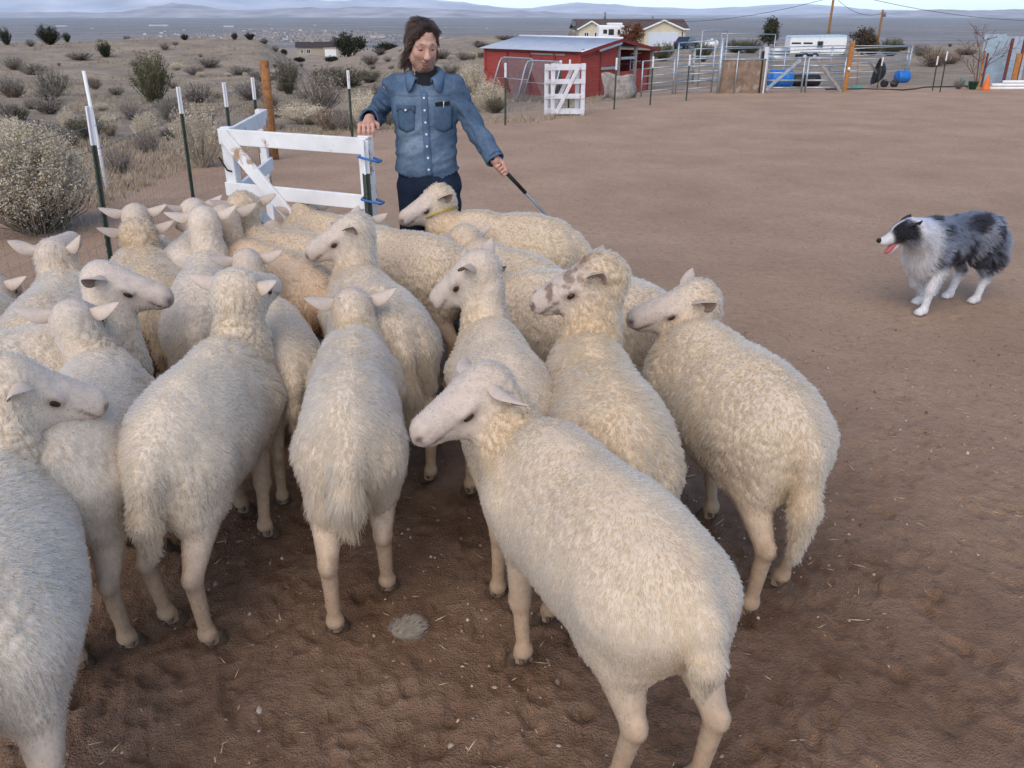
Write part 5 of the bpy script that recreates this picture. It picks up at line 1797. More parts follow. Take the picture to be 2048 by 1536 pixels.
op = empty('wooden_post', (10.06, 26.4, gz(10.06, 26.4)), 0, 'orange stained wooden post holding the right steel gate', 'post')
q = MB(); q.bar((-.03, 0, -.2), (.02, 0, 1.40), .13, .10, (1, 0, 0)); q.build('shaft', M_WOOD2, op, bevel=.01)
q = MB(); q.lathe([(.04, 0), (.045, .05), (.03, .09)], (.0, -.07, .62), 10); q.build('insulator', M_WHITEP, op, True)
# barrel, tubs, barrow, broom
def drum(name, label, loc, r, L, m, lying=True, rz=0, cat='barrel', hoops=True):
    q = MB()
    pr = [(r * .9, 0), (r, L * .04)]
    for k in range(1, 4):
        pr += [(r, L * k / 4 - .02), (r * 1.04, L * k / 4), (r, L * k / 4 + .02)] if hoops else [(r, L * k / 4)]
    pr += [(r, L * .96), (r * .9, L)]
    q.lathe(pr, (0, 0, 0), 22, Matrix.Rotation(R(90), 3, 'Y') if lying else None)
    o = q.build(name, m, None, True, loc=(loc[0], loc[1], gz(loc[0], loc[1]) + (r if lying else 0) + (loc[2] if len(loc) > 2 else 0)), rot=(0, 0, rz))
    return tag(o, label, cat)
drum('barrel', 'blue plastic barrel lying behind the left steel gate', (8.75, 29.8), .29, .75, M_BLUE, True, .15)
drum('water_tank', 'low galvanised stock tank left of the white trailer', (19.7, 66), .9, .85, M_GALV, False, cat='tank')
drum('bucket', 'grey bucket hanging by the pens behind the steel gates', (9.9, 33.0), .2, .35, M_GREYSHEET, False, cat='bucket')
drum('water_trough', 'dark blue trough behind the right steel gate', (10.0, 31.2), .2, .95, M_BLACKP, True, .1, cat='trough')
wbm = empty('wheelbarrow', (12.45, 29.4, gz(12.45, 29.4)), R(-12), 'black wheelbarrow tipped up on its side in the yard', 'wheelbarrow')
q = MB()
nu = 18
pr = [(.16, .0), (.30, .10), (.42, .28), (.44, .30), (.40, .28), (.28, .12), (.02, .05)]
q.lathe(pr, (0, 0, .43), 18, Matrix.Rotation(R(-78), 3, 'Y') @ Matrix.Scale(.8, 3, (0, 1, 0)))
q.build('tray', M_BLACKP, wbm, True)
q = MB(); q.tube([(-.55, -.18, .86), (-.48, -.18, .72), (-.10, -.12, .28), (.35, -.08, .12)], .017, 8); q.build('handle', M_GALVDK, wbm, True)
q = MB(); q.tube([(-.55, .18, .86), (-.48, .18, .72), (-.10, .12, .28), (.35, .08, .12)], .017, 8); q.build('handle', M_GALVDK, wbm, True)
for x in (.36, .05):
    q = MB(); q.lathe([(.10, -.03), (.13, -.015), (.13, .015), (.10, .03)], (x, 0, .12), 14, Matrix.Rotation(R(90), 3, 'X')); q.build('wheel', M_BLACKP, wbm, True)
drum('tub', 'bright blue plastic tub leaning on the tipped wheelbarrow', (12.92, 29.5, .12), .20, .40, M_BLUE, True, R(8), 'tub', False)
bm_ = empty('broom', (11.22, 28.5, gz(11.2, 28.5)), 0, 'push broom with teal head standing against the corral fence', 'broom')
q = MB(); q.tube([(.02, 0, .05), (-.10, .02, 1.08)], .014, 8); q.build('handle', M_WOOD2, bm_, True)
q = MB(); q.box((0.02, 0, .05), (.36, .08, .10)); q.build('head', M_TEAL, bm_, bevel=.01)
q = MB(); q.tube([(x, y, gz(x, y) + .02) for x, y in ((9.9, 27.6), (11.2, 27.9), (12.2, 27.2), (12.9, 27.9), (13.6, 28.8), (14.6, 29.0), (15.8, 29.6))], .022, 6)
tag(q.build('hose', M_BLACKP, None, True), 'black hose snaking along the ground right of the steel gates', 'hose')
# right edge: cone, pot, pipes, boards
cn = empty('traffic_cone', (14.86, 27.4, gz(14.86, 27.4)), 0, 'orange traffic cone beside the stacked white pipes', 'traffic cone')
q = MB(); q.lathe([(.13, .025), (.115, .05), (.03, .42), (.02, .42)], (0, 0, 0), 16); q.build('body', M_ORANGE, cn, True)
q = MB(); q.box((0, 0, .013), (.30, .30, .026)); q.build('base', M_ORANGE, cn, bevel=.008)
q = MB(); q.lathe([(.10, 0), (.14, .22), (.15, .22), (.15, .25), (.12, .25), (.11, .05)], (0, 0, 0), 16)
tag(q.build('plant_pot', M_GREENP, None, True, loc=(14.62, 27.75, gz(14.62, 27.75))), 'dark green plant pot left of the orange cone', 'pot')
q = MB(); q.tube([(14.25 + .02 * k + .12 * math.sin(k * .8), 27.9, gz(14.3, 27.9) + .03 + .30 * abs(math.sin(k * .35))) for k in range(12)], .018, 6)
tag(q.build('garden_hose', M_TEAL, None, True), 'pale green garden hose looped beside the plant pot', 'hose')
for k, (dz, dx, L_) in enumerate(((.045, 0, 2.6), (.14, .05, 2.6), (.235, .38, 2.3), (.045, 0.03, 2.6), (.14, .1, 2.6))):
    q = MB(); q.tube([(0, 0, 0), (L_, -.04 * L_ / 2, .015)], .048, 12)
    tag(q.build('white_pipe', M_WHITEP, None, True, loc=(15.05 + dx, 27.55 + (.11 if k > 2 else 0), gz(15.5, 27.5) + dz)), ('lowest front', 'middle front', 'topmost', 'lowest rear', 'middle rear')[k] + ' white pipe of the stack at the right picture edge', 'pipe', 'stacked white pipes')
_ = empty('metal_sheet', (15.85, 29.1, gz(15.85, 29.1)), 0, 'tall blue grey metal sheet standing upright at the right edge', 'sheet')
q = MB(); q.bar((0.0, 0, 0), (-.05, .15, 1.62), .72, .01, (1, 0, 0)); q.build('sheet', M_GREYSHEET, _)
for nm, lab, x, y, h, w, mm in (('steel_upright', 'left rust red upright standing before the grey metal sheet', 16.12, 28.7, 1.5, .09, M_RUST), ('steel_upright', 'right rust red upright standing before the pale panel', 16.52, 28.7, 1.5, .09, M_RUST), ('leaning_board', 'orange board leaning between the two rust red uprights', 16.30, 28.45, 1.05, .17, M_WOOD2)):
    q = MB(); q.bar((-.03, 0, -.1), (.0, .06, h), w, .05, (1, 0, 0)); tag(q.build(nm, mm, None, bevel=.006, loc=(x, y, gz(x, y))), lab, 'board' if 'board' in nm else 'post')
q = MB(); q.bar((.0, 0, 0), (.0, .12, 1.55), .9, .01, (1, 0, 0)); tag(q.build('metal_sheet', M_GALV, None, loc=(16.55, 29.3, gz(16.5, 29.3))), 'pale metal panel behind the rust red uprights at the right edge', 'sheet')

# ------------------------------------------------------------------ horse trailer
tr = empty('horse_trailer', (25.5, 75, gz(25.5, 75) - .2), R(-4), 'white horse trailer with small dark windows parked behind the corral', 'trailer')
pz = [(-2.3, .55), (2.15, .55), (2.30, .9), (2.30, 1.75), (2.12, 1.98), (-2.12, 1.90), (-2.3, 1.78)]
V, F = [], []
for y in (-.95, .95):
    V += [(x, y, z) for x, z in pz]
n = len(pz)
F = [tuple(range(n)), tuple(range(2 * n - 1, n - 1, -1))] + [(i, i + n, (i + 1) % n + n, (i + 1) % n) for i in range(n)]
q = MB(); q.add(V, F); q.build('body', M_WHITEP, tr, bevel=.05)
q = MB(); q.add([(x * 1.01, y * 1.02, z + .02) for y in (-.95, .95) for x, z in ((-2.3, 1.80), (2.3, 1.86), (2.12, 2.02), (-2.12, 1.95))], [(0, 1, 2, 3), (7, 6, 5, 4), (0, 4, 5, 1), (1, 5, 6, 2), (2, 6, 7, 3), (3, 7, 4, 0)]); q.build('roof_edge', mat('pale_blue_trim', (.45, .60, .68), .5, bstr=0), tr)
for x in (-1.95, -1.0):
    q = MB(); q.box((x + .15, -.965, 1.40), (.75, .02, .13)); q.build('vent_window', M_GLASS, tr)
q = MB(); q.box((.15, -.968, 1.32), (.42, .02, .44)); w_ = q.build('window', M_GLASS, tr)
q = MB()
for (cx_, cz_, sx_, sz_) in ((.15, 1.56, .50, .05), (.15, 1.08, .50, .05), (-.08, 1.32, .05, .44), (.38, 1.32, .05, .44)):
    q.box((cx_, -.972, cz_), (sx_, .02, sz_))
q.build('window_frame', M_GALV, w_)
q = MB(); q.box((1.05, -.966, 1.15), (.75, .015, 1.15)); q.build('side_door', M_WHITEP, tr, bevel=.02)
for x in (-.95, -.15):
    for y in (-.93, .93):
        q = MB(); q.lathe([(.20, -.09), (.33, -.08), (.33, .08), (.20, .09)], (x, y, .33), 18, Matrix.Rotation(R(90), 3, 'X')); w_ = q.build('wheel', M_BLACKP, tr, True)
        q = MB(); q.lathe([(.19, -.095), (.19, .095)], (x, y, .33), 14, Matrix.Rotation(R(90), 3, 'X')); q.build('rim', M_GALV, w_, True)
q = MB(); q.box((-.55, -.97, .72), (1.65, .10, .08)); q.build('mudguard', M_GALV, tr, bevel=.02)
q = MB(); q.tube([(2.2, 0, .5), (3.1, 0, .5)], .05, 8); q.build('hitch', M_GALVDK, tr, True)

# ------------------------------------------------------------------ cream house with garage
M_CREAM = mat('cream_siding', (.66, .58, .40), .8, var=.08, scale=1.5, bstr=0)
M_TRIM = mat('white_trim', (.78, .77, .74), .6, var=.06, bstr=0)
M_SHINGLE = mat('brown_shingles', (.115, .080, .066), .9, var=.35, scale=3, bstr=.3, bscale=8)
M_DOORB = mat('pale_garage_door', (.60, .66, .72), .6, var=.06, bstr=0)
def prism_roof(g, x0, x1, y0, y1, ze, zr, along, over=.4, nm='roof', mm=None):
    """two pitched slabs with thickness, ridge along x or y"""
    q = MB()
    t = .14
    if along == 'x':
        ym = (y0 + y1) / 2
        for ya in (y0 - over, y1 + over):
            q.add([(x0 - over, ya, ze), (x1 + over, ya, ze), (x1 + over, ym, zr), (x0 - over, ym, zr), (x0 - over, ya, ze - t), (x1 + over, ya, ze - t), (x1 + over, ym, zr - t), (x0 - over, ym, zr - t)],
                  [(0, 1, 2, 3), (7, 6, 5, 4), (0, 4, 5, 1), (1, 5, 6, 2), (2, 6, 7, 3), (3, 7, 4, 0)])
    else:
        xm = (x0 + x1) / 2
        for xa in (x0 - over, x1 + over):
            q.add([(xa, y0 - over, ze), (xa, y1, ze), (xm, y1, zr), (xm, y0 - over, zr), (xa, y0 - over, ze - t), (xa, y1, ze - t), (xm, y1, zr - t), (xm, y0 - over, zr - t)],
                  [(0, 1, 2, 3), (7, 6, 5, 4), (0, 4, 5, 1), (1, 5, 6, 2), (2, 6, 7, 3), (3, 7, 4, 0)])
    return q.build(nm, mm or M_SHINGLE, g)
def house(label, loc, rz, W, parts, s=1.0):
    pass
hs = empty('house', (16.9, 124, gz(16.9, 124) - .1), R(3), 'cream house with brown roof and white garage door behind the red shed', 'house')
def hbox(nm, x0, x1, y0, y1, z0, z1, mm, par=None):
    q = MB(); q.box(((x0 + x1) / 2, (y0 + y1) / 2, (z0 + z1) / 2), (x1 - x0, y1 - y0, z1 - z0)); return q.build(nm, mm, par or hs)
def gable(x0, x1, y, ze, zr, mm=M_CREAM):
    q = MB(); q.add([(x0, y, ze), (x1, y, ze), ((x0 + x1) / 2, y, zr), (x0, y + .1, ze), (x1, y + .1, ze), ((x0 + x1) / 2, y + .1, zr)], [(0, 1, 2), (5, 4, 3), (0, 3, 4, 1), (1, 4, 5, 2), (2, 5, 3, 0)]); return q.build('gable', mm, hs)
def hwin(x, y, z, w, h_):
    f_ = hbox('window', x - w / 2 - .07, x + w / 2 + .07, y - .05, y, z - h_ / 2 - .07, z + h_ / 2 + .07, M_TRIM)
    for k in (-1, 1):
        hbox('pane', x + k * w / 4 - w / 4 + .04, x + k * w / 4 + w / 4 - .04, y - .065, y - .051, z - h_ / 2, z + h_ / 2, M_GLASS, f_)
hbox('wall', -7.6, 7.6, 1.5, 8.5, -.6, 2.45, M_CREAM)
prism_roof(hs, -7.6, 7.6, 1.5, 8.5, 2.40, 3.55, 'x')
hbox('wing_wall', -7.85, -4.6, -1.6, 1.5, -.6, 2.45, M_CREAM)
gable(-7.85, -4.6, -1.6, 2.45, 3.35); prism_roof(hs, -7.85, -4.6, -1.6, 5.0, 2.35, 3.42, 'y', .35, 'wing_roof')
hwin(-6.85, -1.6, 1.35, .6, 1.1); hwin(-5.45, -1.6, 1.35, .6, 1.1)
hbox('garage_wall', 1.0, 6.1, -2.2, 1.5, -.6, 2.45, M_CREAM)
gable(1.0, 6.1, -2.2, 2.45, 3.55); prism_roof(hs, 1.0, 6.1, -2.2, 5.0, 2.35, 3.52, 'y', .35, 'garage_roof')
gd = hbox('garage_door', 1.55, 5.65, -2.26, -2.2, -.1, 1.95, M_DOORB)
for k in range(4):
    hbox('door_panel', 1.60, 5.60, -2.285, -2.262, -.07 + k * .505, -.07 + k * .505 + .48, M_DOORB, gd)
for sg, xa in ((1, .65), (-1, 6.45)):
    q = MB(); q.bar((xa, -2.58, 2.27), (3.55, -2.58, 3.43), .20, .04, (0, 0, 1)); q.build('barge_board', M_TRIM, hs)
for xa, xm in ((-8.2, -6.225), (-4.25, -6.225)):
    q = MB(); q.bar((xa, -1.98, 2.27), (xm, -1.98, 3.33), .18, .04, (0, 0, 1)); q.build('barge_board', M_TRIM, hs)
hbox('fascia', -4.2, .6, 1.06, 1.10, 2.18, 2.36, M_TRIM); hbox('fascia', 6.5, 8.0, 1.06, 1.10, 2.18, 2.36, M_TRIM)
hwin(7.0, 1.5, 1.35, .45, 1.1); hwin(-2.0, 1.5, 1.35, .9, 1.0)
q = MB(); q.tube([(-3.4, 5, 3.3), (-3.4, 5, 4.45)], .16, 10); c_ = q.build('chimney', M_GALVDK, hs, True)
q = MB(); q.tube([(3.7, 6.0, 3.2), (3.7, 6.0, 4.0)], .12, 8); q.build('vent_pipe', M_GALVDK, hs, True)
q = MB(); q.tube([(-8.25, 0, 2.2), (-8.35, 0, 2.9)], .04, 6); q.build('dish_mast', M_GALVDK, hs, True)
q = MB(); q.lathe([(.02, 0), (.25, .03), (.42, .12), (.43, .14), (.2, .06)], (-8.45, -.1, 2.95), 16, Matrix.Rotation(R(70), 3, 'X') @ Matrix.Rotation(R(25), 3, 'Y')); q.build('satellite_dish', M_GALVDK, hs, True)
rv = empty('motorhome', (12.9, 117.5, gz(12.9, 117.5)), R(4), 'white motorhome parked in front of the cream house', 'motorhome')
q = MB(); q.box((0, 0, 1.45), (3.4, 2.2, 2.1)); q.build('body', M_TRIM, rv, bevel=.15)
q = MB(); q.box((-.9, -1.11, 1.75), (.5, .04, .5)); q.build('window', M_GLASS, rv)
q = MB(); q.box((-.1, -1.11, 1.70), (.7, .04, .7)); q.build('window', M_GLASS, rv)
q = MB(); q.box((.9, -1.11, 1.70), (.3, .04, .6)); q.build('window', M_GLASS, rv)
q = MB(); q.box((0, -1.115, .75), (3.3, .03, .16)); q.build('stripe', M_RUST, rv)
q = MB(); q.box((.5, 0, 2.65), (1.9, 1.4, .28)); q.build('roof_unit', M_WHITEP, rv, bevel=.08)
for x in (-1.1, 1.1):
    q = MB(); q.lathe([(.2, -.12), (.36, -.1), (.36, .1), (.2, .12)], (x, -.95, .36), 16, Matrix.Rotation(R(90), 3, 'X')); q.build('wheel', M_BLACKP, rv, True)
# blue car
cr = empty('parked_car', (21.3, 109, gz(21.3, 109)), R(58), 'dark blue car parked at the garage of the cream house', 'car')
M_CAR = mat('blue_car_paint', (.02, .055, .12), .25, metal=.3, var=.1, bstr=0, spec=.6)
pz = [(-2.1, .35), (2.1, .35), (2.15, .65), (1.2, .88), (.55, 1.38), (-.9, 1.42), (-1.75, .98), (-2.15, .9)]
V = [(x, y * (1 if z < .95 else .82), z) for y in (-.85, .85) for x, z in pz]
n = len(pz)
q = MB(); q.add(V, [tuple(range(n)), tuple(range(2 * n - 1, n - 1, -1))] + [(i, i + n, (i + 1) % n + n, (i + 1) % n) for i in range(n)]); q.build('body', M_CAR, cr, bevel=.06)
for sg in (-1, 1):
    q = MB(); q.add([(x, sg * (.86 if z < 1 else .735), z) for x, z in ((.95, .96), (.48, 1.33), (-.85, 1.36), (-1.5, 1.0))], [(0, 1, 2, 3)]); q.build('side_window', M_GLASS, cr)
    for x in (-1.35, 1.35):
        q = MB(); q.lathe([(.18, -.1), (.32, -.09), (.32, .09), (.18, .1)], (x, sg * .80, .32), 16, Matrix.Rotation(R(90), 3, 'X')); w_ = q.build('wheel', M_BLACKP, cr, True)
        q = MB(); q.lathe([(.17, -.11), (.17, .11)], (x, sg * .80, .32), 12, Matrix.Rotation(R(90), 3, 'X')); q.build('rim', M_GALV, w_, True)
    q = MB(); q.box((-2.17, sg * .62, .78), (.06, .28, .14)); q.build('tail_light', M_RED, cr)
q = MB(); q.add([(-1.02, -.62, 1.41), (-1.02, .62, 1.41), (-1.74, .68, 1.01), (-1.74, -.68, 1.01)], [(0, 1, 2, 3)]); q.build('rear_window', M_GLASS, cr, loc=(-.02, 0, .02))
# propane tank
pt = empty('propane_tank', (23.5, 105, gz(23.5, 105) + .12), R(6), 'white propane tank lying on legs right of the blue car', 'tank')
q = MB(); q.lathe([(.05, -.80), (.25, -.76), (.38, -.62), (.42, -.45), (.42, .45), (.38, .62), (.25, .76), (.05, .80)], (0, 0, .62), 18, Matrix.Rotation(R(90), 3, 'Y')); q.build('vessel', M_WHITEP, pt, True)
q = MB(); q.lathe([(.11, 0), (.12, .14), (.05, .18)], (0, 0, 1.02), 12); q.build('cap', M_WHITEP, pt, True)
for x in (-.5, .5):
    q = MB(); q.box((x, 0, .12), (.1, .5, .28)); q.build('leg', M_WHITEP, pt)
# far house in the gully
fh = empty('house', (-61.0, 278, gz(-61, 278) - .2), R(12), 'low beige house with dark roof far off in the gully', 'house')
hs2 = hs; hs = fh
hbox('wall', -6, 6.2, 0, 7, -.6, 2.7, mat('beige_stucco', (.42, .35, .26), .9, bstr=0))
prism_roof(fh, -6, 6.2, 0, 7, 2.6, 4.0, 'x', .5, 'roof', mat('dark_roof', (.06, .045, .045), .9, bstr=0))
hbox('garage_wall', 2.0, 6.2, -2.2, 0, -.6, 2.4, bpy.data.materials['beige_stucco'])
hbox('garage_door', 2.4, 5.8, -2.26, -2.2, -.3, 1.9, M_TRIM)
hwin(-2.6, 0, 1.3, 1.2, 1.0)
hwin(-4.6, 0, 1.3, .8, 1.0)
hbox('chimney', -1.6, -.8, 3, 3.8, 3.0, 4.7, bpy.data.materials['beige_stucco'])
hs = hs2
# utility poles and lines
def pole(label, x, y, h, lean, arm):
    g = empty('utility_pole', (x, y, gz(x, y)), 0, label, 'utility pole')
    q = MB(); q.tube([(0, 0, -.5), (lean * h, 0, h)], [.15, .11], 10); q.build('mast', M_WOOD, g, True)
    if arm:
        q = MB(); q.lathe([(.16, 0), (.16, .45), (.05, .5)], (lean * h * .85 + .25, -.1, h * .83), 10); q.build('transformer', M_GALVDK, g, True)
    return Vector((x + lean * h, y, gz(x, y) + h))
p1 = pole('taller leaning wooden utility pole behind the white trailer', 33.55, 95, 5.9, .0, False)
p2 = pole('shorter wooden utility pole right of the trailer with a small transformer', 43.0, 105, 4.45, .0, True)
def line(label, a, b, sag, r=.022):
    q = MB(); q.tube([tuple(Vector(a).lerp(Vector(b), t / 24) - Vector((0, 0, sag * 4 * (t / 24) * (1 - t / 24)))) for t in range(25)], r, 4, False)
    tag(q.build('power_line', M_BLACKP, None), label, 'power line')
line('power line dropping from the taller pole toward the house', (p1.x, p1.y, p1.z - .3), (17.5, 124, 1.0), 1.0)
line('power line slung between the two utility poles', (p1.x, p1.y, p1.z - .2), (p2.x, p2.y, p2.z - .4), .8)
line('power line running off from the top toward the right edge', (33.0, 92.5, 3.9), (75, 112, 1.35), 1.3)

# ------------------------------------------------------------------ far valley buildings
_r = random.Random(5)
M_FAR = mat('far_white_roof', (.55, .54, .52), .7, var=.1, scale=.01, bstr=0)
M_FAR2 = mat('far_tan_walls', (.35, .30, .26), .8, var=.3, scale=.01, bstr=0)
for lab, x, y, w_, h_ in (('long white warehouse down in the valley behind the man\'s shoulder', -800, 5350, 85, 9), ('white warehouse group far out in the valley at left', -4080, 10400, 220, 16), ('pale long building in the middle of the valley at left', -5000, 10000, 110, 14), ('small white building in the valley left of centre', -3050, 9700, 110, 14)):
    q = MB(); q.box((x, y, -128 + h_ / 2), (w_, 60, h_)); q.add([(x - w_ / 2 - 2, y - 33, -128 + h_), (x + w_ / 2 + 2, y - 33, -128 + h_), (x + w_ / 2, y, -125 + h_), (x - w_ / 2, y, -125 + h_)], [(0, 1, 2, 3)])
    tag(q.build('warehouse', M_FAR), lab, 'building')
q = MB()
for k in range(500):
    y = 4400 + abs(_r.gauss(0, 1)) * 1500
    x = y * _r.gauss(-.24, .07)
    s = _r.uniform(8, 22)
    q.box((x, y, -128 + 3), (s, s, _r.uniform(7, 13)))
o = q.build('town', M_FAR2); tag(o, 'far-off town spread over the valley floor', kind='stuff')
q = MB()
for k in range(40):
    y = 4700 + abs(_r.gauss(0, 1)) * 2600
    x = y * _r.gauss(-.24, .12)
    s = _r.uniform(10, 26)
    q.box((x, y, -128 + 4), (s, s, _r.uniform(6, 11)))
o = q.build('town_roofs', M_FAR); tag(o, 'pale roofs of the far-off town', kind='stuff')

# ------------------------------------------------------------------ shrubs and trees
def leaf_mat(name, c1, c2, c3=None):
    m, nt, b = nodes(name)
    oi = nt.nodes.new('ShaderNodeObjectInfo')
    n = noise(nt, 7, 3)
    stops = [(.35, c1), (.62, c2)] + ([(.75, c3)] if c3 else [])
    c = ramp(nt, n, stops)
    v = ramp(nt, oi.outputs['Random'], [(0., .8), (1., 1.2)])
    nt.links.new(mixc(nt, 1., c, v, 'MULTIPLY'), b.inputs['Base Color'])
    b.inputs['Roughness'].default_value = .85
    b.inputs['Specular IOR Level'].default_value = .1
    tl = nt.nodes.new('ShaderNodeBsdfTranslucent')
    col_link = b.inputs['Base Color'].links[0].from_socket
    nt.links.new(col_link, tl.inputs[0])
    mx = nt.nodes.new('ShaderNodeMixShader')
    mx.inputs[0].default_value = .08
    nt.links.new(b.outputs[0], mx.inputs[1]); nt.links.new(tl.outputs[0], mx.inputs[2])
    nt.links.new(mx.outputs[0], nt.nodes['Material Output'].inputs[0])
    return m
LM = {
    'rabbit': (leaf_mat('dry_flower_heads', (.66, .54, .36), (.85, .76, .57)), leaf_mat('dry_grey_stems', (.32, .27, .20), (.46, .39, .29))),
    'tan': (leaf_mat('dry_tan_twigs', (.24, .17, .11), (.38, .28, .19)), leaf_mat('brown_stems', (.16, .12, .09), (.24, .18, .14))),
    'sage': (leaf_mat('sage_leaves', (.18, .165, .135), (.31, .28, .225)), leaf_mat('sage_stems', (.10, .08, .065), (.16, .13, .11))),
    'grey': (leaf_mat('bare_grey_twigs', (.26, .22, .18), (.38, .325, .265)), leaf_mat('grey_stems', (.13, .11, .095), (.20, .17, .14))),
    'green': (leaf_mat('creosote_leaves', (.075, .085, .036), (.15, .15, .066)), leaf_mat('creosote_stems', (.10, .085, .06), (.15, .12, .09))),
    'olive': (leaf_mat('olive_leaves', (.095, .095, .055), (.17, .155, .095)), leaf_mat('olive_stems', (.11, .09, .07), (.17, .14, .11))),
    'juniper': (leaf_mat('juniper_leaves', (.018, .026, .014), (.050, .058, .030)), leaf_mat('juniper_stems', (.07, .055, .04), (.10, .08, .06))),
}
def bush_meshes(kind, seed, stems, leaves, lsize, spread, tipbias, dens=1.0):
    """unit bush: height 1, half width .5; arching stems with small leaf faces along their outer part"""
    g = np.random.default_rng(seed)
    T, lv, lf = MB(), [], []
    ends = []
    for k in range(stems):
        a = g.uniform(0, 6.283)
        el = np.clip(g.beta(1.6, 1.6), .02, .98)
        rad = .5 * spread * math.sqrt(el) * g.uniform(.75, 1.08)
        h_ = (1 - .55 * el ** 1.5) * g.uniform(.78, 1.05)
        b0 = np.array((g.normal(0, .035), g.normal(0, .035), -.03))
        e = np.array((math.cos(a) * rad, math.sin(a) * rad, h_))
        md_ = b0 * .5 + e * .5 + np.array((math.cos(a), math.sin(a), 0)) * rad * .12 + g.normal(0, .03, 3)
        T.tube([b0, md_, e], [.007, .0045, .002], 3, False)
        ends.append((b0, md_, e))
    per = max(1, leaves // stems)
    tt = g.beta(tipbias, 1.1, (stems, per))
    E = np.array(ends)
    b0, md_, e = E[:, None, 0], E[:, None, 1], E[:, None, 2]
    t = tt[..., None]
    P_ = (1 - t) ** 2 * b0 + 2 * t * (1 - t) * md_ + t * t * e + g.normal(0, .022, (stems, per, 3)) * (1.2 - .3 * t)
    P_ = P_.reshape(-1, 3)
    n = len(P_)
    d1 = nrm(g.normal(0, 1, (n, 3)) + np.array((0, 0, .8)))
    d2 = nrm(np.cross(d1, g.normal(0, 1, (n, 3))))
    s1 = lsize * g.uniform(.6, 1.5, (n, 1))
    s2 = s1 * g.uniform(.35, .8, (n, 1))
    V = np.stack([P_ - d2 * s2, P_ + d1 * s1 * .5 + d2 * s2 * .2, P_ + d2 * s2 + d1 * s1, P_ - d2 * s2 * .4 + d1 * s1], 1).reshape(-1, 3)
    Q = np.arange(4 * n).reshape(n, 4)
    return T.mesh('stems', LM[kind][1]), np_mesh('foliage', V, Q, LM[kind][0], smooth=False)
BUSH = {}
for kd, (st, lv, ls, sp, tb) in {'rabbit': (170, 5200, .016, 1.0, 3.2), 'tan': (150, 3200, .020, 1.0, 1.6), 'sage': (110, 3000, .026, 1.0, 1.5), 'grey': (150, 1700, .022, 1.0, 1.6), 'green': (130, 4200, .026, .95, 1.8), 'olive': (120, 3400, .028, 1.0, 1.6), 'juniper': (90, 4200, .036, .9, 1.3)}.items():
    BUSH[kd] = [bush_meshes(kd, 100 + i * 7, st, lv, ls, sp, tb) for i in range(3)]
BIG_RABBIT = bush_meshes('rabbit', 999, 520, 42000, .0120, 1.0, 4.2)

